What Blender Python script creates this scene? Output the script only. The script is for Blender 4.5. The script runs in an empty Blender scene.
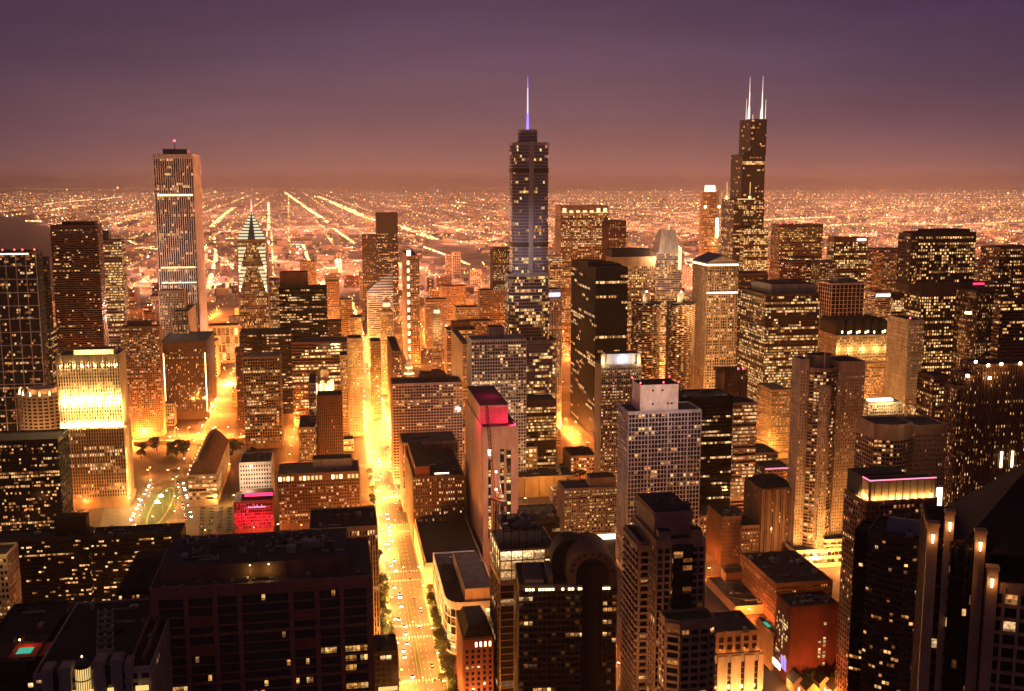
import bpy, math, random
import numpy as np
from mathutils import Vector, Matrix

# ------------------------------------------------------------------ camera, sky, exposure
sc = bpy.context.scene
COL = sc.collection
R = random.Random(11)
rad = math.radians
H, FPX, PITCH = 300.0, 1060.0, rad(8.77)
cp, sp = math.cos(PITCH), math.sin(PITCH)
PHI = rad(9.6)                                   # the street grid is turned this much from the view axis

cam = bpy.data.cameras.new('camera')
cam.sensor_width = 36
cam.lens = FPX / 1024 * 36
cam.clip_start, cam.clip_end = 1.0, 400000
co = bpy.data.objects.new('camera', cam)
co.location = (0, 0, H)
co.rotation_euler = (rad(90) - PITCH, 0, 0)
COL.objects.link(co)
sc.camera = co

SKY_GAIN = 1.0
HAZE = 2.4e-5
OVERHEAD_GLOW = (.12, .055, .055)                          # glow added overhead, out of view, to light haze, roofs and walls
w = bpy.data.worlds.new('World'); sc.world = w; w.use_nodes = True
nt = w.node_tree; nt.nodes.clear()
N = nt.nodes.new; L = nt.links.new
out = N('ShaderNodeOutputWorld')
tc = N('ShaderNodeTexCoord')
sep = N('ShaderNodeSeparateXYZ'); L(tc.outputs['Generated'], sep.inputs[0])
# elevation ramp of the light-polluted overcast: salmon at the horizon, mauve, purple, then the added overhead glow
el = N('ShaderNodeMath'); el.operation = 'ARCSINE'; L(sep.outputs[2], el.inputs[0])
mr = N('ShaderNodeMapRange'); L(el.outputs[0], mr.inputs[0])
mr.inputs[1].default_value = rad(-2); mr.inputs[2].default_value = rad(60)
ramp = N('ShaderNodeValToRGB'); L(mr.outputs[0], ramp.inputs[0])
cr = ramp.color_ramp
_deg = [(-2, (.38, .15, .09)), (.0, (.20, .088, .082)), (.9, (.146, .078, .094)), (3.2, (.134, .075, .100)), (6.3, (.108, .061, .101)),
        (8.7, (.084, .046, .088)), (13, (.058, .033, .078)), (22, (.06, .034, .06)), (40, (OVERHEAD_GLOW[0] * .8, OVERHEAD_GLOW[1] * .8, OVERHEAD_GLOW[2] * .8)), (60, OVERHEAD_GLOW)]
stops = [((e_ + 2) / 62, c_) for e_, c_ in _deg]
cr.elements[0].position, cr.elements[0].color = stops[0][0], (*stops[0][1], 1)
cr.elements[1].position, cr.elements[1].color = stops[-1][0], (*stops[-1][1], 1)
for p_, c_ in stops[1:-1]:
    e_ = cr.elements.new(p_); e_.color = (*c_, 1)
# azimuth: the glow is strongest over the middle of the city and falls off to the lake and the west
az = N('ShaderNodeMath'); az.operation = 'ARCTAN2'; L(sep.outputs[0], az.inputs[0]); L(sep.outputs[1], az.inputs[1])
azr = N('ShaderNodeValToRGB')
azm = N('ShaderNodeMapRange'); L(az.outputs[0], azm.inputs[0]); azm.inputs[1].default_value = rad(-180); azm.inputs[2].default_value = rad(180)
L(azm.outputs[0], azr.inputs[0])
ca = azr.color_ramp
ca.elements[0].position, ca.elements[0].color = 0, (.85, .9, 1.15, 1)
ca.elements[1].position, ca.elements[1].color = 1, (.85, .9, 1.15, 1)  # out-of-view sky behind the camera raised to fill facades and glass
for d_, c_ in ((-100, (.8, .85, 1.05)), (-60, (.6, .62, .76)), (-30, (.56, .58, .70)), (-14, (.86, .88, .92)), (-3, (1, 1, 1)), (5, (1, 1, 1)), (14, (.78, .80, .90)), (19, (.62, .66, .82)), (30, (.54, .60, .78)), (60, (.6, .64, .8)), (100, (.8, .85, 1.05))):
    e_ = ca.elements.new((d_ + 180) / 360); e_.color = (*c_, 1)
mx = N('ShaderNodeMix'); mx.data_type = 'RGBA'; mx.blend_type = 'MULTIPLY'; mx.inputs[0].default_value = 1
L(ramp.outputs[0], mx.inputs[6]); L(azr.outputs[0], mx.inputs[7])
cl = N('ShaderNodeTexNoise'); cl.inputs['Scale'].default_value = 2.2; cl.inputs['Detail'].default_value = 4
mpn = N('ShaderNodeMapping'); mpn.inputs['Scale'].default_value = (1, 1, 7); L(tc.outputs['Generated'], mpn.inputs[0]); L(mpn.outputs[0], cl.inputs['Vector'])
clr = N('ShaderNodeMapRange'); L(cl.outputs['Fac'], clr.inputs[0]); clr.inputs[1].default_value = .3; clr.inputs[2].default_value = .7; clr.inputs[3].default_value = .80; clr.inputs[4].default_value = 1.20
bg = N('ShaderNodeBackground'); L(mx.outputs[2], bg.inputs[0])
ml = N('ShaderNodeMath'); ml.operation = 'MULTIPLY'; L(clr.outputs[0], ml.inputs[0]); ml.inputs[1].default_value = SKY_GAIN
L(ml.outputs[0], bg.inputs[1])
# the last of the dusk: a very weak Nishita sky, sun just below the horizon
nis = N('ShaderNodeTexSky'); nis.sky_type = 'NISHITA'; nis.sun_disc = False
nis.sun_elevation = rad(-4); nis.sun_rotation = rad(120)
bg2 = N('ShaderNodeBackground'); L(nis.outputs[0], bg2.inputs[0]); bg2.inputs[1].default_value = .02
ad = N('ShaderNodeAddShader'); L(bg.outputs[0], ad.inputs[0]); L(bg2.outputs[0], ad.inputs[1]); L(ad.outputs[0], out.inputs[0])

vs = sc.view_settings
vs.view_transform = 'Standard'; vs.look = 'None'; vs.exposure = 0.0; vs.gamma = 1; vs.use_curve_mapping = False
cy = sc.cycles
cy.use_denoising = True
cy.max_bounces = 4; cy.diffuse_bounces = 2; cy.glossy_bounces = 2; cy.volume_bounces = 0; cy.transmission_bounces = 2
cy.sample_clamp_indirect = 2.0; cy.sample_clamp_direct = 0
cy.caustics_reflective = False; cy.caustics_refractive = False
cy.use_light_tree = True

# ------------------------------------------------------------------ materials
MATS = {}
def nodes(name):
    m = bpy.data.materials.new(name); m.use_nodes = True
    return m, m.node_tree, m.node_tree.nodes['Principled BSDF']
def wallm(name, col, rough=.75, var=.36, scale=.15, metal=0, spec=.3):
    m, t, b = nodes(name)
    n = t.nodes.new('ShaderNodeTexNoise'); n.inputs['Scale'].default_value = scale; n.inputs['Detail'].default_value = 8; n.inputs['Roughness'].default_value = .7
    g = t.nodes.new('ShaderNodeNewGeometry'); 
    mp = t.nodes.new('ShaderNodeMapping'); mp.inputs['Scale'].default_value = (1, 1, .35)
    t.links.new(g.outputs['Position'], mp.inputs[0]); t.links.new(mp.outputs[0], n.inputs['Vector'])
    r = t.nodes.new('ShaderNodeValToRGB')
    r.color_ramp.elements[0].position = .3; r.color_ramp.elements[1].position = .72
    r.color_ramp.elements[0].color = (*[c * (1 - var) for c in col], 1)
    r.color_ramp.elements[1].color = (*[min(1, c * (1 + var)) for c in col], 1)
    t.links.new(n.outputs['Fac'], r.inputs[0]); t.links.new(r.outputs[0], b.inputs['Base Color'])
    b.inputs['Roughness'].default_value = rough; b.inputs['Metallic'].default_value = metal
    b.inputs['Specular IOR Level'].default_value = spec
    MATS[name] = m; return m
for a in (('cream', (.50, .37, .25)), ('stone', (.36, .26, .18)), ('pink', (.44, .28, .22)), ('brown', (.14, .07, .045)), ('brick', (.20, .055, .035)),
          ('redbrick', (.30, .06, .03)), ('dark', (.018, .012, .012)), ('white', (.66, .58, .50)), ('grey', (.24, .21, .20)), ('tan', (.34, .22, .13)),
          ('bronze', (.075, .045, .032)), ('marble', (.74, .62, .56)), ('pale', (.55, .52, .50))):
    wallm(*a)
wallm('black', (.008, .006, .006), .8, .2, spec=.12); wallm('lilac', (.34, .30, .32), .45, .2)
wallm('roof', (.046, .039, .050), .9, .6, .22)
wallm('roofdark', (.022, .018, .022), .9, .6, .22); wallm('granite', (.21, .085, .068), .6, .3, .4)
wallm('rooflight', (.11, .085, .085), .9, .5, .22)
wallm('slate', (.10, .13, .17), .5, .25, .08)
wallm('steel', (.30, .28, .27), .4, .2, 1, .6)
wallm('redsteel', (.17, .04, .025), .5, .2, 1)
wallm('palegrey', (.36, .34, .36)); wallm('maroon', (.11, .022, .016)); wallm('paving', (.115, .09, .072), .85, .3, .2)
wallm('asphalt', (.080, .070, .062), .8, .25, .05)
wallm('kerbstone', (.22, .20, .18), .85, .2, .3)
wallm('ground', (.085, .050, .034), .95, .5, .012)
wallm('cityground', (.22, .155, .125), .95, .6, .006)
wallm('paint', (.75, .70, .60), .6, .1, 1)
wallm('bark', (.07, .045, .03), .9, .3, 2)
wallm('leafa', (.035, .046, .016), .7, .5, .6)
wallm('lawn', (.05, .09, .03), .9, .4, .2)
wallm('carpaint', (.30, .29, .30), .25, .6, .09, .3, .5)
wallm('tyre', (.02, .02, .02), .8)
def glass(name, col, rough=.08):
    m, t, b = nodes(name)
    b.inputs['Base Color'].default_value = (*col, 1); b.inputs['Roughness'].default_value = rough
    b.inputs['Specular IOR Level'].default_value = .6
    n = t.nodes.new('ShaderNodeTexNoise'); n.inputs['Scale'].default_value = .35; n.inputs['Detail'].default_value = 3
    g = t.nodes.new('ShaderNodeNewGeometry'); t.links.new(g.outputs['Position'], n.inputs['Vector'])
    bp = t.nodes.new('ShaderNodeBump'); bp.inputs['Strength'].default_value = .05; bp.inputs['Distance'].default_value = 1
    t.links.new(n.outputs['Fac'], bp.inputs['Height']); t.links.new(bp.outputs[0], b.inputs['Normal'])
    MATS[name] = m
glass('glass', (.018, .014, .014)); glass('glassdull', (.010, .007, .007), .6); MATS['glassdull'].node_tree.nodes['Principled BSDF'].inputs['Specular IOR Level'].default_value = .12; glass('glassblue', (.016, .022, .04)); glass('glassbrown', (.035, .02, .014)); glass('glasspurple', (.13, .11, .16), .2)
m, t, b = nodes('water'); b.inputs['Base Color'].default_value = (.008, .007, .012, 1); b.inputs['Roughness'].default_value = .6; b.inputs['Specular IOR Level'].default_value = .08
MATS['water'] = m
def emit(name, col, s):
    if name in MATS: return MATS[name]
    m = bpy.data.materials.new(name); m.use_nodes = True; t = m.node_tree; t.nodes.clear()
    o = t.nodes.new('ShaderNodeOutputMaterial'); e = t.nodes.new('ShaderNodeEmission')
    e.inputs[0].default_value = (*col, 1); e.inputs[1].default_value = s; t.links.new(e.outputs[0], o.inputs[0])
    m.cycles.emission_sampling = 'NONE'; MATS[name] = m; return m
def glow(name, src, noise):
    """lit rooms: emission colour from the mesh attribute or the object colour, uneven like blinds, lamps and furniture behind glass"""
    m = bpy.data.materials.new(name); m.use_nodes = True; t = m.node_tree; t.nodes.clear()
    o = t.nodes.new('ShaderNodeOutputMaterial'); e = t.nodes.new('ShaderNodeEmission')
    if src == 'attr':
        a = t.nodes.new('ShaderNodeAttribute'); a.attribute_name = 'glow'; c = a.outputs['Color']; k = 1
    else:
        a = t.nodes.new('ShaderNodeObjectInfo'); c = a.outputs['Color']; k = 10
    t.links.new(c, e.inputs[0])
    if noise:
        n = t.nodes.new('ShaderNodeTexNoise'); n.inputs['Scale'].default_value = noise; n.inputs['Detail'].default_value = 3
        g = t.nodes.new('ShaderNodeNewGeometry'); t.links.new(g.outputs['Position'], n.inputs['Vector'])
        r = t.nodes.new('ShaderNodeMapRange'); r.inputs[1].default_value = .32; r.inputs[2].default_value = .68
        r.inputs[3].default_value = .25 * k; r.inputs[4].default_value = 1.75 * k
        t.links.new(n.outputs['Fac'], r.inputs[0]); t.links.new(r.outputs[0], e.inputs[1])
    else:
        e.inputs[1].default_value = k
    t.links.new(e.outputs[0], o.inputs[0]); m.cycles.emission_sampling = 'NONE'
    MATS[name] = m
glow('lit_room', 'attr', .55); glow('lit_pane', 'obj', .9)
# near windows: a bright ceiling, furniture below, blinds drawn to a different height in every room
t = MATS['lit_pane'].node_tree; e_n = next(n for n in t.nodes if n.type == 'EMISSION'); src = e_n.inputs[1].links[0].from_socket; oi = next(n for n in t.nodes if n.type == 'OBJECT_INFO')
tcn = t.nodes.new('ShaderNodeTexCoord'); sx = t.nodes.new('ShaderNodeSeparateXYZ'); t.links.new(tcn.outputs['Generated'], sx.inputs[0])
th = t.nodes.new('ShaderNodeMath'); th.operation = 'MULTIPLY'; th.inputs[1].default_value = .75; t.links.new(oi.outputs['Random'], th.inputs[0])
gt = t.nodes.new('ShaderNodeMath'); gt.operation = 'GREATER_THAN'; t.links.new(sx.outputs[2], gt.inputs[0]); t.links.new(th.outputs[0], gt.inputs[1])
mm = t.nodes.new('ShaderNodeMapRange'); t.links.new(gt.outputs[0], mm.inputs[0]); mm.inputs[3].default_value = .38; mm.inputs[4].default_value = 1.1
mu = t.nodes.new('ShaderNodeMath'); mu.operation = 'MULTIPLY'; t.links.new(mm.outputs[0], mu.inputs[0]); t.links.new(src, mu.inputs[1]); t.links.new(mu.outputs[0], e_n.inputs[1]); glow('lamp_glow', 'attr', 0)
emit('lamp', (1, .62, .25), 30); emit('lampwhite', (1, .82, .55), 20); emit('redlamp', (1, .04, .05), 14); emit('strip', (1, .72, .36), 5)
emit('blueneon', (.38, .24, 1), 1.6); emit('whiteneon', (.86, .74, 1), 1.25); emit('softcrown', (1, .76, .40), 1.5); emit('pool', (.10, .75, .50), .6); emit('headlamp', (1, .88, .62), 80); emit('taillamp', (1, .05, .03), 8)
emit('signblue', (.55, .68, 1), 3.0); emit('signwhite', (1, .86, .7), 3.5); emit('pinkstrip', (1, .22, .36), 2.2); emit('redstrip', (1, .03, .12), 3); emit('crown', (1, .74, .36), 7)
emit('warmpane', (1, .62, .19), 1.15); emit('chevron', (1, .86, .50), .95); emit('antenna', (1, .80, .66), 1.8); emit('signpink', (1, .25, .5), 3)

# ------------------------------------------------------------------ mesh building
class MB:
    def __init__(s): s.v = []; s.f = []; s.m = []; s.g = []; s.names = []
    def mi(s, n):
        if n not in s.names: s.names.append(n)
        return s.names.index(n)
    def add(s, vs_, fs, mat, g=None):
        o = len(s.v); s.v += vs_; k = s.mi(mat)
        for f in fs: s.f.append(tuple(i + o for i in f)); s.m.append(k); s.g.append(g or (0, 0, 0))
    def obox(s, p, t, n, a0, a1, b0, b1, z0, z1, mat):
        """box along tangent t (a0..a1) and normal n (b0..b1) from 2-D point p"""
        q = [(p[0] + t[0] * a + n[0] * b_, p[1] + t[1] * a + n[1] * b_) for a, b_ in ((a0, b1), (a1, b1), (a1, b0), (a0, b0))]
        s.prism(q, z0, z1, mat)
    def box(s, x0, x1, y0, y1, z0, z1, mat): s.prism([(x0, y0), (x1, y0), (x1, y1), (x0, y1)], z0, z1, mat)
    def prism(s, poly, z0, z1, mat, top=None, topmat=None, bottom=True):
        n = len(poly); top = top or poly
        z1s = z1 if isinstance(z1, (list, tuple)) else [z1] * n
        vs_ = [(x, y, z0) for x, y in poly] + [(x, y, z) for (x, y), z in zip(top, z1s)]
        s.add(vs_, [(i, (i + 1) % n, (i + 1) % n + n, i + n) for i in range(n)] + ([tuple(range(n - 1, -1, -1))] if bottom else []), mat)
        o = len(s.v) - 2 * n
        s.f.append(tuple(o + n + i for i in range(n))); s.m.append(s.mi(topmat or mat)); s.g.append((0, 0, 0))
    def cone(s, c, r0, r1, z0, z1, mat, n=12):
        P = lambda r: [(c[0] + r * math.cos(2 * math.pi * i / n), c[1] + r * math.sin(2 * math.pi * i / n)) for i in range(n)]
        s.prism(P(r0), z0, z1, mat, P(max(r1, .01)))
    def bar(s, a, b_, r, mat):
        a, b_ = Vector(a), Vector(b_); d = (b_ - a).normalized()
        u = d.cross(Vector((0, 0, 1)) if abs(d.z) < .9 else Vector((1, 0, 0))).normalized(); v = d.cross(u)
        q = [u * r + v * r, -u * r + v * r, -u * r - v * r, u * r - v * r]
        s.add([tuple(a + k) for k in q] + [tuple(b_ + k) for k in q], [(0, 1, 5, 4), (1, 2, 6, 5), (2, 3, 7, 6), (3, 0, 4, 7), (3, 2, 1, 0), (4, 5, 6, 7)], mat)
    def mesh(s, name):
        me = bpy.data.meshes.new(name); me.from_pydata(s.v, [], s.f)
        for n in s.names: me.materials.append(MATS[n])
        me.polygons.foreach_set('material_index', s.m)
        if any(g != (0, 0, 0) for g in s.g):
            at = me.attributes.new('glow', 'FLOAT_COLOR', 'FACE')
            arr = np.ones((len(s.f), 4), 'f'); arr[:, :3] = s.g; at.data.foreach_set('color', arr.ravel())
        me.update(); return me
    def build(s, name, parent=None, loc=(0, 0, 0)):
        if not s.f: return None
        o = bpy.data.objects.new(name, s.mesh(name)); COL.objects.link(o); o.parent = parent; o.location = loc
        return o
def tag(o, label=None, cat=None, group=None, kind=None):
    if label: o['label'] = label
    if cat: o['category'] = cat
    if group: o['group'] = group
    if kind: o['kind'] = kind
    return o
def empty(name, loc, rz=0):
    o = bpy.data.objects.new(name, None); COL.objects.link(o); o.location = loc; o.rotation_euler = (0, 0, rz); o.empty_display_size = 5
    return o
def light(loc, power, col=(1, .50, .14), r=1.0, parent=None, spot=None):
    l = bpy.data.lights.new('light', 'SPOT' if spot else 'POINT'); l.energy = power; l.color = col; l.shadow_soft_size = r
    o = bpy.data.objects.new('light', l); COL.objects.link(o); o.location = loc; o.parent = parent
    if spot:
        l.spot_size = spot[1]; l.spot_blend = .8
        o.rotation_euler = Vector(spot[0]).to_track_quat('-Z', 'Y').to_euler()
    return o
# ------------------------------------------------------------------ picture <-> place (level ground at z = 0)
def gp(px, py, z=0.0):
    t_ = (345.5 - py) / FPX; dz = z - H
    Y = -dz * (cp + t_ * sp) / (sp - t_ * cp)
    return ((px - 512) / FPX * (Y * cp - dz * sp), Y)
def zat(Y, py):
    t_ = (345.5 - py) / FPX
    return H + Y * (t_ * cp - sp) / (cp + t_ * sp)
def pix(X, Y, Z):
    d = Y * cp - (Z - H) * sp
    return 512 + FPX * X / d, 345.5 - FPX * (Y * sp + (Z - H) * cp) / d
def along(P, e, px, z):
    k = (px - 512) / FPX; D0 = P[1] * cp - (z - H) * sp
    return (k * D0 - P[0]) / (e[0] - k * e[1] * cp)

PAL = {'warm': [(1, .50, .14), (1, .42, .09), (1, .58, .20), (1, .72, .36)], 'amber': [(1, .48, .12), (1, .42, .09), (1, .58, .2)],
       'office': [(1, .58, .17), (1, .66, .24), (1, .70, .30), (1, .50, .13)], 'pale': [(1, .70, .34), (1, .62, .26), (1, .54, .18)],
       'green': [(1, .72, .22), (.95, .70, .20), (1, .62, .20)], 'red': [(1, .05, .08), (1, .10, .14), (.8, .02, .05)], 'gold': [(1, .55, .13), (1, .64, .20), (1, .47, .09)]}
BASE = dict(fh=3.7, bw=3.3, pf=.30, sf=.36, pd=.55, sd=.32, lit=.28, run=.35, gain=1.0, pal='warm', top=1.5, bot=5.0, glass='glass', every=0, mul=0, dim=.0)
STY = {'grid': {}, 'fine': dict(bw=2.5, pf=.36, sf=.40), 'bands': dict(pf=.05, sf=.42, pd=.2, sd=.45, bw=3.0, run=.7), 'vert': dict(pf=.46, sf=.22, pd=.9, sd=.12, bw=3.0),
       'curtain': dict(pf=.07, sf=.14, pd=.15, sd=.12, bw=3.0, run=.6), 'balc': dict(pf=.22, sf=.30, sd=1.3, pd=.5, bw=4.2), 'frame': dict(bw=8, pf=.14, sf=.12, fh=7.5, mul=3)}
BUILDINGS = []
FOOT = []
class Bld:
    def __init__(b, name, label, x, y, d, side=None, dep=None, cat='building', phi=None, near=False, group=None):
        xl, xc, xr = x; side = side or ('R' if xc < 340 or (xr - xc <= 8 and xc - xl > 2 * (xr - xc)) else 'L'); a = PHI if phi is None else phi
        b.e, b.s = (math.cos(a), math.sin(a)), (-math.sin(a), math.cos(a))
        z = zat(d, y); X = (xc - 512) / FPX * (d * cp - (z - H) * sp); P = (X, d)
        if side == 'L':
            b.W = along(P, b.e, xr, z); D = along(P, b.s, xl, z) if xl is not None else 0; b.P0 = P
        else:
            b.W = -along(P, b.e, xl, z); D = along(P, b.s, xr, z) if xr is not None else 0
            b.P0 = (P[0] - b.e[0] * b.W, P[1] - b.e[1] * b.W)
        span = (xc - xl if side == 'L' else xr - xc) if (xl if side == 'L' else xr) is not None else 0
        b.D = min(130, max(9, D)) if span >= 6 and D > 0 else (dep or min(60, max(14, D if D > 0 else 30))); b.Z = z; b.near = near; b.d = d
        b.c = (b.P0[0] + b.e[0] * b.W / 2 + b.s[0] * b.D / 2, b.P0[1] + b.e[1] * b.W / 2 + b.s[1] * b.D / 2)
        b.root = tag(empty(name, (*b.c, 0), a), label, cat, group)
        b.wall, b.glz, b.win, b.roof = MB(), MB(), [], MB()
        BUILDINGS.append(b); FOOT.append((b.c, b.e, b.s, b.W / 2, b.D / 2)); b.a = a
    def fx(b, px, z=None):
        return along(b.P0, b.e, px, b.Z if z is None else z) - b.W / 2
    def fz(b, py, y=None, x=0.0):
        yy = -b.D / 2 if y is None else y
        return zat(b.c[1] + b.e[1] * x + b.s[1] * yy, py)
    def rect(b, x0=None, x1=None, y0=None, y1=None):
        x0 = -b.W / 2 if x0 is None else x0; x1 = b.W / 2 if x1 is None else x1
        y0 = -b.D / 2 if y0 is None else y0; y1 = b.D / 2 if y1 is None else y1
        return [(x0, y0), (x1, y0), (x1, y1), (x0, y1)]
    def facade(b, p, q, z0, z1, mat, S):
        t_ = (q[0] - p[0], q[1] - p[1]); Lh = math.hypot(*t_)
        if Lh < .8: return
        t_ = (t_[0] / Lh, t_[1] / Lh); n = (t_[1], -t_[0])
        wn = (b.e[0] * n[0] + b.s[0] * n[1], b.e[1] * n[0] + b.s[1] * n[1])
        facing = -(wn[0] * b.c[0] + wn[1] * b.c[1]) / max(1, math.hypot(*b.c))
        if facing < -.45: 
            b.wall.obox(p, t_, n, 0, Lh, 0, .3, z0, z1, mat); return
        zb, zt = z0 + S['bot'], z1 - S['top']
        if facing < .6 and facing > -.05 and S['pf'] < .8:     # shallow reveals, so that rooms still show on walls seen at a slant
            S = {**S, 'pd': min(S['pd'], .12 * S['bw']), 'sd': min(S['sd'], .075 * S['bw']) if S['sd'] < 1 else S['sd']}
        fine = S['bw'] < 6 and S['fh'] < 5
        if fine and b.d > 600: S = {**S, 'bw': S['bw'] * .66, 'fh': S['fh'] * .86, 'lit': min(.94, S['lit'] * 1.6)}
        elif fine: S = {**S, 'bw': S['bw'] * .85, 'fh': S['fh'] * .93, 'lit': min(.94, S['lit'] * 1.3)}
        if S['top'] > .3: b.wall.obox(p, t_, n, 0, Lh, .002, S['sd'] + .011, zt, z1, mat)
        if S['bot'] > .3: b.wall.obox(p, t_, n, 0, Lh, .002, S['sd'] + .007, z0, zb, mat)
        nb = max(1, round(Lh / S['bw'])); bw = Lh / nb; nf = max(1, round((zt - zb) / S['fh'])); fh = (zt - zb) / nf
        if S['pf'] > 0:
            hw = bw * S['pf'] / 2
            for i in range(nb + 1):
                k = 1 if not S['every'] or i % S['every'] else 2.2
                a0, a1 = max(0, i * bw - hw * k), min(Lh, i * bw + hw * k)
                b.wall.obox(p, t_, n, a0, a1, .003, S['pd'] * (1.25 if k > 1 else 1), zb + .002, z1 - .004 if S['top'] > .3 else zt - .01, mat)
            for j in range(S['mul']):
                for i in range(nb):
                    c_ = (i + (j + 1) / (S['mul'] + 1)) * bw
                    b.wall.obox(p, t_, n, c_ - .08, c_ + .08, .004, .12, zb + .004, zt - .004, mat)
        sh = fh * S['sf']
        for j in range(nf):
            if S['sf'] > 0: b.wall.obox(p, t_, n, .02, Lh - .02, .0025, S['sd'], zb + j * fh, zb + j * fh + sh, mat)
        if facing < -.05: return
        pal = PAL[S['pal']]; mg = bw * max(S['pf'], .05) / 2
        for j in range(nf):
            lf = S['lit'] * R.choice((.35, .7, 1, 1.1, 1.5) if S['run'] > .45 else (.7, .9, 1, 1.2)); gf = R.lognormvariate(0, .25); u_ = R.random()
            if S['lit'] < 1: lf = min(.97, lf * 3.2 + .1) if u_ < .06 else lf * .12 if u_ < .22 else lf
            on = R.random() < lf
            cc = R.choice(pal)
            for i in range(nb):
                if R.random() > S['run']: on = R.random() < lf; cc = R.choice(pal)
                if not on:
                    if R.random() < S['dim']: g = .06
                    else: continue
                else: g = gf * R.lognormvariate(-.42, .95)
                if g != .06: g = min(g * .80 * S['gain'], 1.3 * max(.8, S['gain']))
                a0, a1, c0, c1 = i * bw + mg, (i + 1) * bw - mg, zb + j * fh + sh + .05, zb + (j + 1) * fh - .05
                if S['run'] < .45 and R.random() < .35:
                    c0 += (c1 - c0) * R.uniform(0, .35)
                q_ = min(1.0, g); cc_ = cc if S['pal'] == 'red' else (1, cc[1] * .55 + .03 + .22 * q_, cc[2] * .45 + .01 + .13 * q_ ** 1.5)   # brighter windows made creamier, dim ones orange: overexposure put into the colour
                b.win.append((p, t_, n, a0, a1, c0, c1, tuple(k * g for k in cc_)))
    def tier(b, poly, z0, z1, mat, style='grid', roofmat='roof', parapet=1.1, **kw):
        S = dict(BASE); S.update(STY[style]); S.update(kw)
        b.glz.prism(poly, z0, z1 - .02, S['glass'])
        n = len(poly)
        for i in range(n): b.facade(poly[i], poly[(i + 1) % n], z0, z1, mat, S)
        cx_ = sum(p[0] for p in poly) / n; cy_ = sum(p[1] for p in poly) / n
        ins = lambda k: [(p[0] + (cx_ - p[0]) / max(.1, math.hypot(cx_ - p[0], cy_ - p[1])) * k, p[1] + (cy_ - p[1]) / max(.1, math.hypot(cx_ - p[0], cy_ - p[1])) * k) for p in poly]
        rf = MB(); rf.prism(ins(.05), z1 - .015, z1 + .12, roofmat); rf.build('roof', b.root)
        if parapet > 0:
            for i in range(n):
                p, q = poly[i], poly[(i + 1) % n]; Lh = math.hypot(q[0] - p[0], q[1] - p[1])
                if Lh < .8: continue
                t_ = ((q[0] - p[0]) / Lh, (q[1] - p[1]) / Lh); nn = (t_[1], -t_[0])
                b.wall.obox(p, t_, nn, 0, Lh - .41, -.4, min(.3, S['sd']) + .013, z1 + .001, z1 + parapet, mat)
    def part(b, name, mb, label=None):
        o = mb.build(name, b.root)
        if label and o: o['label'] = label
        return o
    def pbox(b, name, x0, x1, y0, y1, z0, z1, mat, topmat=None):
        m_ = MB(); m_.prism([(x0, y0), (x1, y0), (x1, y1), (x0, y1)], z0, z1, mat, topmat=topmat); return b.part(name, m_)
    def pent(b, px0, px1, py, mat='grey', y0=.3, y1=.85, z0=None, name='penthouse', topmat='roofdark'):
        """a penthouse on the roof whose front spans px0..px1 and whose top edge stands at py"""
        ya, yb = -b.D / 2 + b.D * y0, -b.D / 2 + b.D * y1
        P = (b.P0[0] + b.s[0] * b.D * y0, b.P0[1] + b.s[1] * b.D * y0)
        x0, x1 = along(P, b.e, px0, b.Z) - b.W / 2, along(P, b.e, px1, b.Z) - b.W / 2
        zb = (b.Z if z0 is None else z0) + .1; zt = max(zb + 2, b.fz(py, ya, (x0 + x1) / 2))
        m_ = MB(); m_.prism([(x0, ya), (x1, ya), (x1, yb), (x0, yb)], zb, zt, mat, topmat=topmat)
        m_.box(x0 - .12, x1 + .12, ya - .12, yb + .12, zt - .9, zt - .3, mat)
        b.part(name, m_); return (x0, x1, ya, yb, zt)
    def units(b, n, z=None, x0=None, x1=None, y0=None, y1=None, big=1.0):
        z = (b.Z if z is None else z) + .12
        x0 = -b.W / 2 if x0 is None else x0; x1 = b.W / 2 if x1 is None else x1; y0 = -b.D / 2 if y0 is None else y0; y1 = b.D / 2 if y1 is None else y1
        for i in range(int(n * 1.7)):
            w_, d_, h_ = R.uniform(1.2, 4.5) * big, R.uniform(1.5, 4) * big, R.uniform(1, 3) * big
            if x1 - x0 < w_ + 3 or y1 - y0 < d_ + 3: continue
            if R.random() < .3 and x1 - x0 > 16: w_, d_, h_ = R.uniform(5, 11), .8, .8
            x, y = R.uniform(x0 + 1.5, x1 - w_ - 1.5), R.uniform(y0 + 1.5, y1 - d_ - 1.5)
            m_ = MB(); mt = R.choice(('grey', 'roof', 'rooflight', 'steel'))
            m_.box(x, x + w_, y, y + d_, z, z + h_, mt)
            if R.random() < .5: m_.cone((x + w_ / 2, y + d_ / 2), min(w_, d_) * .35, min(w_, d_) * .3, z + h_, z + h_ + .6, 'steel', 10)
            else: m_.box(x + w_ * .2, x + w_ * .8, y + d_ * .2, y + d_ * .8, z + h_, z + h_ + .35, 'roofdark')
            b.part('rooftop_unit', m_)
    def beacon(b, x, y, z, r=.9, mat='redlamp'):
        m_ = MB(); m_.cone((x, y), .15, .15, z - 1.5, z, 'steel', 6); m_.cone((x, y), r, r * .6, z, z + 1.6 * r, mat, 8); return b.part('beacon', m_)
    def lamp(b, x0, x1, y0, y1, z0, z1, mat='strip', name='light_strip'):
        m_ = MB(); m_.box(x0, x1, y0, y1, z0, z1, mat); return b.part(name, m_)
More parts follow.
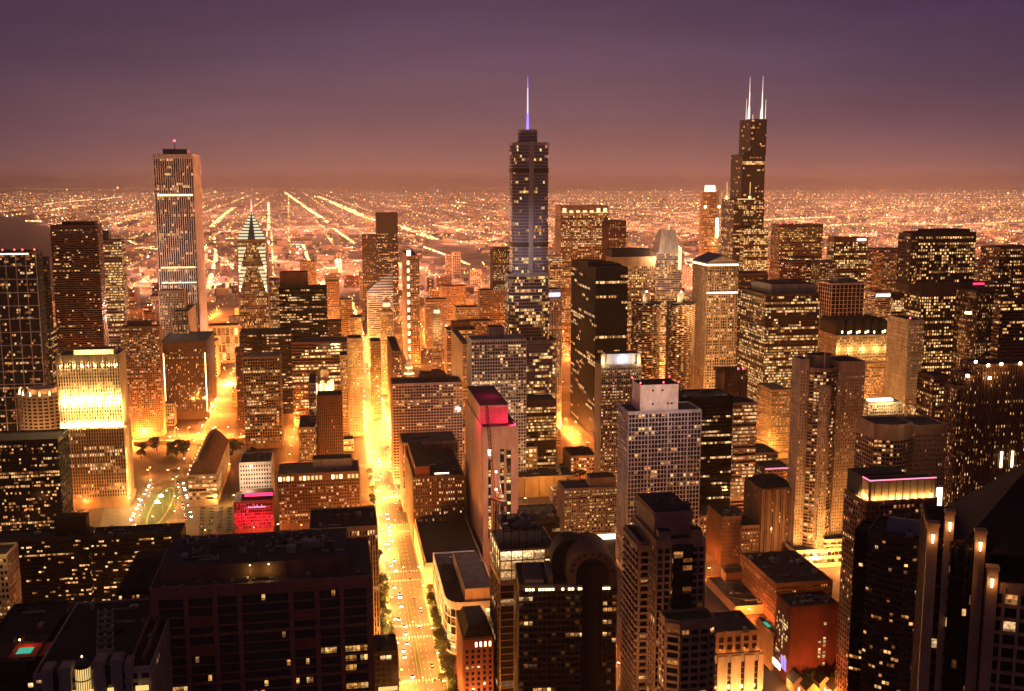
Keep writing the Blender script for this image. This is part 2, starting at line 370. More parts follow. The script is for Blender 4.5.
    def finish(b):
        if b.wall.f: b.wall.build('wall', b.root)
        if b.glz.f: b.glz.build('glazing', b.root)
        if b.roof.f: b.roof.build('roof', b.root)
        ws = b.win
        if b.near or len(ws) <= 14:
            ws = sorted(ws, key=lambda w_: -(w_[4] - w_[3]) * (w_[6] - w_[5]) * (1 + .4 * w_[5] / max(1, b.Z)))
            for (p, t_, n, a0, a1, c0, c1, g) in ws[:100]:
                o = bpy.data.objects.new('window', PANE); COL.objects.link(o); o.parent = b.root
                a = (a0 + a1) / 2; o.location = (p[0] + t_[0] * a + n[0] * .03, p[1] + t_[1] * a + n[1] * .03, (c0 + c1) / 2)
                o.rotation_euler = (0, 0, math.atan2(t_[1], t_[0])); o.scale = (a1 - a0, 1, c1 - c0); o.color = (g[0] / 10, g[1] / 10, g[2] / 10, 1)
            ws = ws[100:]
        mb = MB()
        for (p, t_, n, a0, a1, c0, c1, g) in ws:
            q = [(p[0] + t_[0] * a + n[0] * .03, p[1] + t_[1] * a + n[1] * .03) for a in (a0, a1)]
            mb.add([(*q[0], c0), (*q[1], c0), (*q[1], c1), (*q[0], c1)], [(0, 1, 2, 3)], 'lit_room', g)
        if mb.f: mb.build('windows', b.root)['kind'] = 'stuff'
_p = MB(); _p.add([(-.5, 0, -.5), (.5, 0, -.5), (.5, 0, .5), (-.5, 0, .5), (-.5, .02, -.5), (.5, .02, -.5), (.5, .02, .5), (-.5, .02, .5)],
                  [(0, 1, 2, 3), (1, 5, 6, 2), (4, 0, 3, 7), (3, 2, 6, 7), (0, 4, 5, 1)], 'lit_pane'); PANE = _p.mesh('window')
def T(name, label, x, y, d, wall='stone', style='grid', pent=(), units=0, side=None, dep=None, cat='building', near=False, phi=None, roof='roof', group=None, parapet=1.1, beacons=(), **kw):
    b = Bld(name, label, x, y, d, side, dep, cat, phi, near, group)
    b.tier(b.rect(), 0, b.Z, wall, style, roof, parapet, **kw)
    for p_ in pent: b.pent(*p_)
    if units: b.units(units)
    for px in beacons: b.beacon(b.fx(px), -b.D / 2 + 2, b.Z + 2)
    return b

# ------------------------------------------------------------------ ground, water, streets
def sheet(name, pts, z, mat, kind='structure'):
    mb = MB(); mb.add([(x, y, z) for x, y in pts], [tuple(range(len(pts)))], mat)
    return tag(mb.build(name), kind=kind)
sheet('ground', [(-60000, -2500), (60000, -2500), (60000, 95000), (-60000, 95000)], 0, 'ground')
LAKE = [gp(-60, 330), gp(20, 300), gp(50, 262), gp(56, 240), gp(50, 224), gp(38, 219.5), gp(20, 217.5), gp(-20, 216), gp(-120, 212)]
sheet('city_ground', [(-40000, 2300), (40000, 2300), (60000, 70000), (-60000, 70000)], .006, 'cityground')
sheet('lake_water', LAKE + [(-9000, 12000), (-9000, 900)], .004 * 3, 'water')
MA, MB_ = gp(421, 680), gp(368.5, 375)                 # the avenue's middle line
md = (MB_[0] - MA[0], MB_[1] - MA[1]); ml_ = math.hypot(*md); md = (md[0] / ml_, md[1] / ml_); mn = (md[1], -md[0])   # mn points to the right (west)
STREETS = []                                            # (p, q, half width)
def street(name, p, q, hw, z, walk=True):
    t_ = (q[0] - p[0], q[1] - p[1]); l_ = math.hypot(*t_); t_ = (t_[0] / l_, t_[1] / l_); n = (t_[1], -t_[0])
    o = [(p[0] + t_[0] * a + n[0] * c, p[1] + t_[1] * a + n[1] * c) for a, c in ((0, hw), (l_, hw), (l_, -hw), (0, -hw))]
    sheet(name, o[::-1], z, 'asphalt'); STREETS.append((p, q, hw, t_, n, l_))
    return t_, n, l_
def grid_pt(a, c): return (MA[0] + md[0] * a + mn[0] * c, MA[1] + md[1] * a + mn[1] * c)
AV = (grid_pt(-250, 0), grid_pt(1500, 0))
street('avenue', *AV, 12.5, .024)
for i, c in enumerate((-330, -215, -105, 118, 225, 335, 450, 565, 690, 820, 960, 1120)): street('street', grid_pt(-250, c), grid_pt(2100, c), 6.5, .008)
EW = [-120, -10, 72, 175, 290, 395, 505, 640, 790, 900, 1010, 1120, 1240, 1360, 1480, 1600, 1750, 1900]
for i, a in enumerate(EW): street('cross_street', grid_pt(a, -420), grid_pt(a, 1300), 6.5, .016)
street('river_road', gp(95, 436), gp(260, 432), 16, .020)
# lane markings and planted median of the avenue
mb = MB(); med = MB()
a = -230
while a < 900:
    for c in (-6.5, -3.2, 3.2, 6.5):
        mb.obox(grid_pt(a, c), md, mn, 0, 3, -.08, .08, .026, .0285, 'paint')
    a += 9
for a in EW[:8]:
    for s_ in (-9.5, 9.5):
        for k in range(12): mb.obox(grid_pt(a + s_, -11 + k * 2), md, mn, -1.4, 1.4, -.4, .4, .026, .0285, 'paint')
tag(mb.build('road_markings'), kind='structure')
for s_ in (-1, 1):
    mb = MB()
    for a0, a1 in zip([-250] + EW[:8], EW[:9]):
        mb.obox(grid_pt(a0 + 8, 0), md, mn, 0, a1 - a0 - 16, s_ * 12.5 if s_ > 0 else -17.5, 17.5 if s_ > 0 else -12.5, 0.0, .14, 'kerbstone')
    tag(mb.build('pavement'), kind='structure')
PLANTERS = []
for a0, a1 in ((-70, -25), (5, 58), (84, 120), (190, 240)):
    m_ = MB(); m_.obox(grid_pt(a0, 0), md, mn, 0, a1 - a0, -1.3, 1.3, .0, .6, 'kerbstone'); m_.obox(grid_pt(a0 + .3, 0), md, mn, 0, a1 - a0 - .6, -1.0, 1.0, .6, .75, 'lawn')
    o = tag(m_.build('median_planter'), 'low stone planter with greenery along the middle of the bright avenue', 'planter', 'planters along the avenue median')

# ------------------------------------------------------------------ far skyline and the Loop
b = T('skyscraper', 'tall slim pale skyscraper with fine vertical ribs and a lit band near its top', (153, 192.5, 200), 155, 1500, 'marble', 'vert', dep=46, cat='skyscraper', lit=.10, run=.5, bw=4.4, sf=.04, pf=.42, top=5, pal='pale', fh=3.9, gain=.9)
for py, hh in ((196, 2.6), (268, 1.6), (283, 1.2)):
    z_ = b.fz(py); b.lamp(-b.W / 2 + 3, b.W / 2 - 2, -b.D / 2 - .5, -b.D / 2 - .1, z_, z_ + hh, 'strip', 'lit_floor')
x0, x1, ya, yb, zt = b.pent(163, 187, 149.5, 'slate', .25, .7)
m_ = MB(); m_.box(x0 - 2, x1 + 2, ya - 2, yb + 2, zt, zt + .8, 'grey'); b.part('roof_deck', m_); m_ = MB(); m_.bar(((x0 + x1) / 2, ya, zt), ((x0 + x1) / 2, ya, zt + 11), .5, 'steel'); b.part('mast', m_)
b.beacon((x0 + x1) / 2, ya, zt + 11, 1.6); light((b.c[0] - 40, b.c[1] - 150, 130), 4e5, (1, .68, .52), 2); light((b.c[0] + 70, b.c[1] - 40, 60), 1.3e5, (1, .62, .45), 2)  # two mid-air lights added to brighten the pale ribs

# chevron-topped tower
b = Bld('skyscraper', 'tower with glowing chevron pyramid top and needle spire', (237, 266, 267), 242, 1460, dep=38, cat='skyscraper')
zs = b.fz(242); W, D = b.W, b.D
b.tier(b.rect(), 0, zs, 'stone', 'vert', lit=.30, run=.6, pal='green', bw=2.6, gain=1.0, parapet=0)
ap = b.fz(212); m_ = MB()
m_.prism(b.rect(), zs, zs + 3, 'stone'); m_.prism([(-W / 2, -D / 2), (W / 2, -D / 2), (W / 2, D / 2), (-W / 2, D / 2)], zs + 3, ap, 'slate', top=[(-.8, -.8), (.8, -.8), (.8, .8), (-.8, .8)]); b.part('pyramid_roof', m_)
m_ = MB(); m_.cone((0, 0), .9, .12, ap, b.fz(198), 'antenna', 8); b.part('spire', m_)
for s_ in (-1, 1):          # lit chevron ribs on the pyramid and lit stepped panels down the shaft
    m_ = MB()
    for k in range(9):
        f = k / 9; z_ = zs + 4 + (ap - zs - 4) * f; hw = (W / 2) * (1 - f)
        m_.box(min(s_ * hw * .25, s_ * hw * .96), max(s_ * hw * .25, s_ * hw * .96), -(D / 2) * (1 - f) - .6, -(D / 2) * (1 - f) - .2, z_, z_ + 2.6, 'chevron')
    b.part('roof_light', m_)
    m_ = MB()
    for st in range(2):
        for k in range(7):
            z1_ = b.fz(247 + st * 20) - k * 5; wk = W / 2 * (.95 - k * .07)
            m_.box(min(s_ * (W / 2 - 1), s_ * (W / 2 - 1 - (7 - k) * 1.5)), max(s_ * (W / 2 - 1), s_ * (W / 2 - 1 - (7 - k) * 1.5)), -D / 2 - 1.15, -D / 2 - .95, z1_ - 3.2, z1_, 'strip' if k > 4 else 'chevron')
    b.part('facade_light', m_)

b = T('apartment_tower', 'dark glass tower with pale square frame lines and red lamps on its top', (-16, 36, 42), 252, 1180, 'dark', 'grid', lit=.13, run=.3, bw=3.4, fh=3.7, pf=.14, sf=.2, glass='glassblue', beacons=(2, 14, 22, 34), pal='warm', top=3, gain=.8)
m_ = MB()
for k in range(6): m_.box(-b.W / 2 + (b.W - 1) * k / 5, -b.W / 2 + (b.W - 1) * k / 5 + .9, -b.D / 2 - 1.1, -b.D / 2 - .7, 4, b.Z, 'pale')
for k in range(15): m_.box(-b.W / 2, b.W / 2, -b.D / 2 - 1.0, -b.D / 2 - .72, b.Z - k * 14.8 - .9, b.Z - k * 14.8, 'pale')
b.part('frame', m_)
b.lamp(-b.W / 2 + 8, b.W / 2 - 8, -b.D / 2 - .8, -b.D / 2 - .5, b.Z - 2.6, b.Z - 1.2, 'signwhite')
T('apartment_tower', 'dark narrow tower tucked behind the square-framed glass tower', (36, 46, 47), 258, 1300, 'dark', 'bands', lit=.1, gain=.8, beacons=(40,))
b = T('apartment_tower', 'broad dark horizontally banded high-rise with few lit rooms beside the lake', (50, 97, 102.5), 226, 1350, 'brown', 'bands', lit=.075, run=.25, fh=3.3, gain=.9, pent=((62, 95, 221.5, 'dark', .2, .8),), dep=30)
b = T('office_tower', 'narrow tower with bright yellow striped floors behind the dark banded high-rise', (100, 121, 125), 241, 1500, 'brown', 'bands', lit=.62, run=.85, fh=4.2, pal='green', gain=1.1, pent=((99, 109, 231, 'dark', .05, .6),))
T('apartment_tower', 'brown balcony high-rise with many warm windows, directly behind the floodlit tower', (120, 158.5, 161), 327, 1235, 'tan', 'fine', lit=.42, run=.2, fh=3.1, bw=3.6, gain=.85, pent=((127, 151, 321.5, 'brown', .3, .8),), glass='glassbrown')
b = T('office_tower', 'brown ribbed tower with two tall vertical light strips at its corners', (160, 206, 214), 342, 1330, 'bronze', 'vert', lit=.16, run=.1, bw=3.0, pf=.5, fh=3.6, top=9, glass='glassbrown', pal='warm', bot=10)
for px in (163, 204.5): 
    x_ = b.fx(px); b.lamp(x_ - .5, x_ + .5, -b.D / 2 - 1.4, -b.D / 2 - 1.0, b.fz(412), b.fz(353), 'strip')
T('apartment_tower', 'pale blocky slab standing in front of the tall ribbed skyscraper', (159, 184, 186), 291, 1430, 'stone', 'vert', lit=.14, top=4, pf=.4, gain=.7)
T('office_block', 'lower block with bright columns of windows beside the pale slab', (172, 188, 196), 312, 1410, 'stone', 'vert', lit=.5, run=.2, gain=1.1)
b = T('pavilion', 'low glowing golden colonnade hall with tall bright windows', (208, 238, 240), 326, 1760, 'cream', 'grid', bw=7, fh=14, pf=.25, sf=.15, lit=.95, pal='gold', gain=1.7, top=3, bot=2, cat='hall', dep=40)
T('office_tower', 'gridded office tower with a blue-grey roof, lit in rows of windows', (242.5, 279.5, 282.5), 357, 1180, 'tan', 'grid', lit=.34, run=.6, fh=3.9, bw=4.2, roof='slate', pal='office', near=False, gain=.95, dep=32, units=2)
T('office_tower', 'narrow brown neighbour on the side of the blue-roofed office tower', (235.5, 243, 244), 349, 1240, 'brown', 'fine', lit=.16)
T('office_tower', 'black office slab with scattered rows of lit floors and a boxy penthouse', (279, 326.5, 328), 288, 1480, 'black', 'bands', lit=.24, run=.75, fh=4, pal='office', pent=((280, 308, 272, 'brown', .2, .8),), dep=38)
T('office_tower', 'slim pale lit strip of a tower beside the chevron-topped tower', (266.5, 278.5, 279.5), 280, 1540, 'stone', 'grid', lit=.6, run=.2, gain=.9, pal='gold', bw=2.6)
T('office_block', 'wide black office block with a flat dark roof and sparse lit floors', (239.5, 290.5, 292), 333, 1360, 'black', 'bands', lit=.2, run=.8, roof='roofdark', dep=44, fh=4)
T('office_block', 'brown-roofed office block with brightly lit lower floors facing the river', (291.5, 349, 351), 342, 1290, 'brown', 'bands', lit=.36, run=.85, fh=4.2, pal='office', gain=1.5, dep=42)
T('office_block', 'tall cream stone building with narrow dark windows at the avenue edge', (347.5, 361.5, 363), 339, 1235, 'cream', 'fine', lit=.1, bw=2.8, pf=.5, sf=.5, pal='warm')
T('office_block', 'narrow tan building squeezed against the tall cream building', (340, 347, 348), 356, 1210, 'tan', 'fine', lit=.18)
T('tower', 'dark far tower with a plain black cap above a lit neck', (376, 397.5, 398.5), 213, 2400, 'dark', 'bands', lit=.22, run=.5, top=46, gain=1.0, fh=4.4, dep=40, cat='skyscraper', sd=.5)
T('tower', 'brown lower wing of the black-capped far tower', (362, 375.5, 376.5), 235, 2420, 'bronze', 'fine', lit=.12, fh=4.4, cat='skyscraper', dep=30)

# sliced diamond-topped tower
b = Bld('skyscraper', 'white striped tower cut off by a steep slanting diamond roof', (367.5, 393, 394), 291, 1720, 'R', dep=40, cat='skyscraper')
zl, zr = b.fz(291), b.fz(270)
b.tier(b.rect(), 0, zl, 'marble', 'bands', lit=.25, run=.6, fh=4.1, pal='office', parapet=0, sf=.5)
m_ = MB(); W, D = b.W, b.D
m_.prism([(-W / 2, -D / 2), (W / 2, -D / 2), (W / 2, D / 2), (-W / 2, D / 2)], zl + .3, [zl + 1, zr, zr - 8, zl + .9], 'slate'); b.part('sloped_roof', m_)
m_ = MB()
for k in range(7):
    f = (k + .5) / 7; m_.box(-W / 2 + W * f, W / 2 - .3, -D / 2 - .6, -D / 2 - .15, zl + 1 + (zr - zl) * f * .93, zl + 2.2 + (zr - zl) * f * .93, 'white')
b.part('roof_rib', m_); light((b.c[0] - 10 - b.s[0] * 60, b.c[1] - b.s[1] * 60, zl + 5), 6e4, (1, .72, .5), 2)
# gold-lit terracotta tower
def crowned(name, label, x, y, d, ycrown, ytop, wall, lit, gain, crownmat='softcrown', pal='gold', r0=.36, **kw):
    b = Bld(name, label, x, y, d, dep=kw.pop('dep', None), cat=kw.pop('cat', 'tower'))
    b.tier(b.rect(), 0, b.Z, wall, 'fine', lit=lit, gain=gain, pal=pal, **kw)
    zc, zt = b.fz(ycrown), b.fz(ytop); r = b.W * r0
    m_ = MB(); m_.cone((0, 0), r * 1.15, r, b.Z, b.Z + (zc - b.Z) * .55, wall, 8); b.part('drum', m_)
    m_ = MB(); m_.cone((0, 0), r * .92, r * .75, b.Z + (zc - b.Z) * .55, zc, crownmat, 8); b.part('lantern', m_)
    m_ = MB(); m_.cone((0, 0), r * .85, .15, zc, zt, wall, 8); b.part('spire', m_)
    return b
b = crowned('office_tower', 'slim stone tower washed in greenish gold light with a lit cupola', (380.8, 393, 394), 312, 1490, 303, 297, 'cream', .55, .9, pal='green', dep=18, bw=2.4)
light((b.c[0] - 4, b.c[1] - 26, 60), 1.5e4, (1, .66, .2))
T('office_block', 'brown riverfront block with few lit rooms facing the glowing avenue', (371, 380.5, 381.5), 342, 1330, 'tan', 'fine', lit=.14)
T('office_block', 'dark orange-brown block at the bend of the glowing avenue', (380.5, 392.5, 401), 352, 1300, 'brown', 'grid', lit=.25, side='L')
b = T('apartment_tower', 'tall concrete tower with a bright vertical column of lights and red roof lamps', (400.5, 407, 419), 256, 1740, 'stone', 'grid', side='L', lit=.3, fh=4, bw=4.5, gain=.8, dep=26, cat='skyscraper', beacons=(409, 418))
for k in range(13):
    z_ = b.Z - 8 - k * 13; b.lamp(-b.W / 2 - .2, -b.W / 2 + 3.2, -b.D / 2 - 1.2, -b.D / 2 - .6, z_ - 6, z_, 'strip')
b.lamp(-b.W / 2 - .3, -b.W / 2 + 6, -b.D / 2 - 1.2, -b.D / 2 + 3, b.Z + .5, b.Z + 9, 'signwhite', 'sign_box')
b = crowned('office_tower', 'thin pale tower with a round lit cupola at the river', (429.5, 433, 441.5), 318, 1430, 310, 302, 'cream', .35, .9, dep=12, bw=2.6, r0=.42)
light((b.c[0], b.c[1] - 18, b.Z - 14), 1.5e4, (1, .65, .28))

# lit Gothic tower crown
b = Bld('office_tower', 'ornate brown tower with a glowing Gothic crown of flying buttresses', (311, 336, 340), 398, 1110, dep=26, cat='tower')
b.tier(b.rect(), 0, b.Z, 'brown', 'vert', lit=.05, bw=2.6, pf=.55, glass='glassbrown', fh=3.8, parapet=1.6)
z1_, z2_ = b.fz(381), b.fz(371); W, D = b.W, b.D
m_ = MB(); P8 = lambda r: [(r * math.cos(math.pi / 8 + k * math.pi / 4), r * math.sin(math.pi / 8 + k * math.pi / 4)) for k in range(8)]
m_.prism(P8(W * .30), b.Z, z1_, 'cream'); m_.prism(P8(W * .24), z1_, z2_, 'cream')
m_.cone((0, 0), W * .2, .3, z2_, z2_ + 4, 'cream', 8); b.part('crown', m_)
for k in range(8):
    a = k * math.pi / 4 + math.pi / 8; c_, s_ = math.cos(a), math.sin(a); m_ = MB()
    m_.bar((c_ * W * .44, s_ * W * .42, b.Z), (c_ * W * .44, s_ * W * .42, b.Z + (z1_ - b.Z) * .8), .9, 'cream'); m_.bar((c_ * W * .44, s_ * W * .42, b.Z + (z1_ - b.Z) * .7), (c_ * W * .27, s_ * W * .27, z1_), .6, 'cream')
    b.part('buttress', m_)
    m_ = MB(); m_.box(c_ * W * .31 - 1, c_ * W * .31 + 1, s_ * W * .31 - 1, s_ * W * .31 + 1, b.Z + 1, b.Z + (z1_ - b.Z) * .75, 'crown'); b.part('crown_window', m_)
for dx, dy in ((-.6, -.9), (.6, -.9), (.9, 0)): light((b.c[0] + dx * W * .6, b.c[1] + dy * W * .6, b.Z + 4), 1.2e5, (1, .64, .22), 1.5)
b = T('office_block', 'narrow brightly floodlit stone bay tucked beside the Gothic-crowned tower', (308.5, 315.5, 317), 384, 1080, 'cream', 'fine', lit=.35, pal='gold', gain=1.2); light((b.c[0], b.c[1] - 16, b.Z - 10), 2e4, (1, .66, .25))
T('office_block', 'dark windowless brown block below the Gothic crown', (317, 342, 345), 396, 1065, 'brown', 'vert', lit=.015, pf=.6, top=6, dep=26, side='R', roof='roofdark')
T('office_block', 'tan narrow block with lit rooms at the foot of the Gothic-crowned tower', (299, 315, 317), 428, 1050, 'tan', 'fine', lit=.35, run=.2, gain=1.0)

# white floodlit clock tower
b = Bld('office_tower', 'dazzling white floodlit terracotta clock tower with a tiered top', (399.5, 401.5, 418), 383, 1330, dep=22, cat='tower')
b.tier(b.rect(), 0, b.Z, 'white', 'fine', lit=.5, pal='pale', gain=1.2)
zz = b.Z; r = b.W / 2
for k, (py, f) in enumerate(((375, .70), (369, .48), (364, .32))):
    z_ = b.fz(py); m_ = MB(); m_.prism(P8(r * f), zz, z_, 'white'); b.part('tower_tier', m_)
    m_ = MB(); m_.prism(P8(r * f * .86), zz + .5, z_ - .4 + .9, 'crown'); b.part('tier_light', m_); zz = z_
m_ = MB(); m_.cone((0, 0), r * .3, .1, zz, b.fz(356), 'white', 8); b.part('spire', m_)
m_ = MB(); m_.add([(math.cos(k * .393) * 2.6, -b.D / 2 - .8, b.Z - 6 + math.sin(k * .393) * 2.6) for k in range(16)], [tuple(range(16))], 'signwhite'); b.part('clock_face', m_)
for dx, dy in ((-14, -14), (12, -16), (0, -20)): light((b.c[0] + dx, b.c[1] + dy, b.Z - 16), 6e4, (1, .86, .55), 2)
T('office_block', 'long low terracotta wing behind the white clock tower', (418, 419, 452), 379, 1345, 'cream', 'fine', lit=.2, dep=26, units=3)
T('office_block', 'low dark block with a roof terrace behind the thin cupola tower', (446, 447, 477), 331, 1520, 'stone', 'bands', lit=.15, roof='roofdark', dep=44, pent=((452, 470, 322, 'brown', .3, .8),))
T('office_block', 'tall block striped with thin yellow floors at the river bend', (447.5, 463, 470), 345, 1250, 'tan', 'bands', lit=.92, run=.95, fh=2.9, gain=.55, pal='amber', side='L', sf=.55, dep=22)
for (x_, y_, d_, wl, lt, lb) in (((455, 456, 478), 308, 1640, 'cream', .4, 'cream block with a bright lit upper storey behind the river bend'), ((478, 480, 505), 291, 1700, 'stone', .3, 'cream stepped block left of the glass tower base'),
                                 ((492, 493, 513), 249, 1720, 'bronze', .75, 'square office tower of greenish lit windows beside the tallest glass tower'), ((466, 467, 492), 322, 1580, 'tan', .2, 'tan mid-rise block with a flat roof near the river bend'),
                                 ((425, 426, 447), 300, 1900, 'stone', .2, 'plain stone mid-rise far behind the thin cupola tower'), ((441, 442, 466), 287, 2050, 'tan', .25, 'tan far block behind the river bend rooftops'),
                                 ((339, 352, 356), 300, 1650, 'cream', .12, 'cream avenue-front block glowing orange along the far street'), ((327, 339, 342), 282, 1900, 'tan', .15, 'tan far block standing along the glowing far street'),
                                 ((300, 316, 318), 262, 2100, 'stone', .2, 'pale stone far block beside the glowing far street'), ((350, 362, 364), 318, 1480, 'cream', .15, 'orange-lit stone front just beyond the river by the avenue'),
                                 ((328, 341, 343), 322, 1500, 'bronze', .12, 'dark rounded block above the brown-roofed office block')):
    T('office_block', lb, x_, y_, d_, wl, 'fine', lit=lt, pal='green' if wl == 'bronze' else 'warm', dep=30, gain=.9)

# tallest glass tower with setbacks
def rounded(x0, x1, y0, y1, r, n=4):
    pts = []
    for (cx_, cy_, a0) in ((x0 + r, y0 + r, 180), (x1 - r, y0 + r, 270), (x1 - r, y1 - r, 0), (x0 + r, y1 - r, 90)):
        for k in range(n + 1):
            a = rad(a0 + 90 * k / n); pts.append((cx_ + r * math.cos(a), cy_ + r * math.sin(a)))
    return pts
b = Bld('skyscraper', 'tallest silvery glass tower with setbacks and a violet-lit spire', (505, 508, 556), 275, 1110, dep=46, cat='skyscraper')
X = lambda px: b.fx(px) + 3.2
kw = dict(lit=.09, run=.75, fh=3.9, bw=3.2, glass='glasspurple', pal='office', gain=1.1, bot=1, top=2, pf=.1, sf=.22)
zA, zB, zC, zD = b.fz(342), b.fz(275), b.fz(143), b.fz(130)
b.tier(rounded(X(507), X(556), -23, 23, 10), 0, zA, 'grey', 'curtain', **{**kw, 'lit': .3})
b.tier(rounded(X(507), X(549), -19, 20, 10), zA, zB, 'grey', 'curtain', **{**kw, 'lit': .26, 'glass': 'glassbrown'})
b.tier(rounded(X(511.5), X(548), -15, 17, 9), zB, zC, 'lilac', 'curtain', **kw)
b.tier(rounded(X(519.5), X(537), -11, 12, 6), zC, zD, 'lilac', 'curtain', **{**kw, 'lit': .0})
light((b.c[0] - 60, b.c[1] - 170, 215), 5e5, (1, .78, .74), 3, None, ((60, 160, 0), rad(48)))  # unseen spotlight added to brighten the glass shaft
for py in (168, 243): 
    z_ = b.fz(py); m_ = MB(); m_.prism(rounded(X(511.5) - .5, X(548) + .5, -15.5, 17.5, 9), z_ - 4.5, z_, 'bronze'); b.part('louvre_band', m_)
for px, r_ in ((529.5, 3.2),):
    xq = X(px); m_ = MB(); m_.prism([(xq - 3, -15.1), (xq - 1.6, -16.2), (xq + 1.6, -16.2), (xq + 3, -15.1)], zB, zC + 2, 'lilac'); b.part('rounded_bay', m_)
xs = X(528.3); m_ = MB(); m_.cone((xs, 0), 1.5, 1.0, zD, zD + 18, 'blueneon', 10); m_.cone((xs, 0), .8, .55, zD + 18, zD + 44, 'whiteneon', 10); m_.cone((xs, 0), .45, .15, zD + 44, b.fz(74), 'blueneon', 8); b.part('spire', m_)
T('office_block', 'wide lower glass wing with a sloping shoulder below the tallest glass tower', (523.5, 524.5, 556), 402, 1045, 'bronze', 'curtain', lit=.75, run=.6, pal='gold', gain=1.0, glass='glassbrown', sf=.3, pf=.14, top=6, dep=30)
b = T('office_block', 'small brightly lit glass pavilion at the foot of the glass tower', (523.5, 524.5, 537), 448, 1015, 'cream', 'grid', lit=.95, pal='gold', gain=1.8, fh=5, bw=4, dep=20, cat='pavilion')
b = T('office_tower', 'slim white ribbed tower with a blue-white lit sign below its roof', (547.5, 548.5, 561.5), 290, 1260, 'marble', 'vert', lit=.22, run=.1, gain=.9, dep=24, top=9)
b.lamp(b.fx(549), b.fx(560), -b.D / 2 - 1.3, -b.D / 2 - 1.0, b.Z - 7.5, b.Z - 3.5, 'signblue', 'sign')
T('office_tower', 'tower of thin lit horizontal floors squeezed behind the slim white ribbed tower', (547.5, 548.5, 562), 256, 1560, 'stone', 'bands', lit=.85, run=.9, gain=.8, fh=3.6)

b = T('skyscraper', 'black slab tower with a few full rows of lit offices and solid dark sides', (571.5, 596, 628), 268.5, 1220, 'black', 'curtain', lit=.10, run=.93, pal='office', gain=1.3, fh=3.9, bw=2.6, top=8, roof='roofdark', cat='skyscraper', glass='glassdull', pent=((588, 602, 262, 'black', .2, .6), (602, 621, 264, 'black', .2, .6)), dep=60)
b = T('skyscraper', 'broad stone tower of glowing office floors with square lamps along its top', (559, 561, 608.5), 206.5, 1760, 'stone', 'grid', lit=.55, run=.5, pal='office', gain=1.0, fh=4, bw=4.4, top=9, cat='skyscraper', dep=45)
for k in range(7):
    x_ = -b.W / 2 + b.W * (k + .5) / 7; hh = 12 if k in (0, 5, 6) else 6; b.lamp(x_ - 3.2, x_ + 3.2, -b.D / 2 - 1.0, -b.D / 2 - .7, b.Z - 10, b.Z - 10 + hh * .6, 'softcrown', 'crown_lamp')
T('office_tower', 'reddish ribbed tower adjoining the broad glowing stone tower', (607, 609, 626), 221.5, 1700, 'brown', 'vert', lit=.25, gain=.8, pf=.5, dep=40)
T('office_tower', 'brown gridded office tower with a wide black mechanical crown', (606, 612, 655.5), 258, 1450, 'tan', 'grid', lit=.45, run=.2, fh=4.4, bw=4.2, pal='office', gain=1.1, top=12, roof='roofdark', pent=((612, 650, 249, 'black', .1, .9),), dep=44)
b = T('office_tower', 'pale glass tower with a tapering lattice top', (655.5, 657, 682), 253, 1500, 'pale', 'curtain', lit=.35, run=.7, gain=.9, glass='glasspurple', pal='office', dep=34, sf=.28)
zt = b.fz(230); m_ = MB(); W, D = b.W, b.D; x0, x1, x2, x3 = b.fx(659), b.fx(679), b.fx(663.5), b.fx(676.5)
m_.prism([(x0, -D / 2), (x1, -D / 2), (x1, D / 2), (x0, D / 2)], b.Z + .2, zt, 'pale', top=[(x2, -D / 4), (x3, -D / 4), (x3, D / 4), (x2, D / 4)]); b.part('tapered_top', m_)
for k in range(4):
    m_ = MB(); f = k / 3; m_.bar((x0 + (x1 - x0) * f, -D / 2 - .2, b.Z), (x2 + (x3 - x2) * f, -D / 4 - .2, zt), .5, 'white'); b.part('lattice_rib', m_)
for k in range(3):
    m_ = MB(); f = (k + .5) / 3; z_ = b.Z + (zt - b.Z) * f; m_.box(x0 + (x2 - x0) * f, x1 + (x3 - x1) * f, -D / 2 + D / 4 * f - .5, -D / 2 + D / 4 * f - .1, z_, z_ + .9, 'pale'); b.part('lattice_bar', m_)
b.lamp(x1 - 1, x1 + 4, -D / 2 - .5, -D / 2 - .1, b.Z - 24, b.Z + 8, 'softcrown', 'light_column'); light((b.c[0] - 20, b.c[1] - 70, b.Z), 1.2e5, (1, .62, .36), 2)

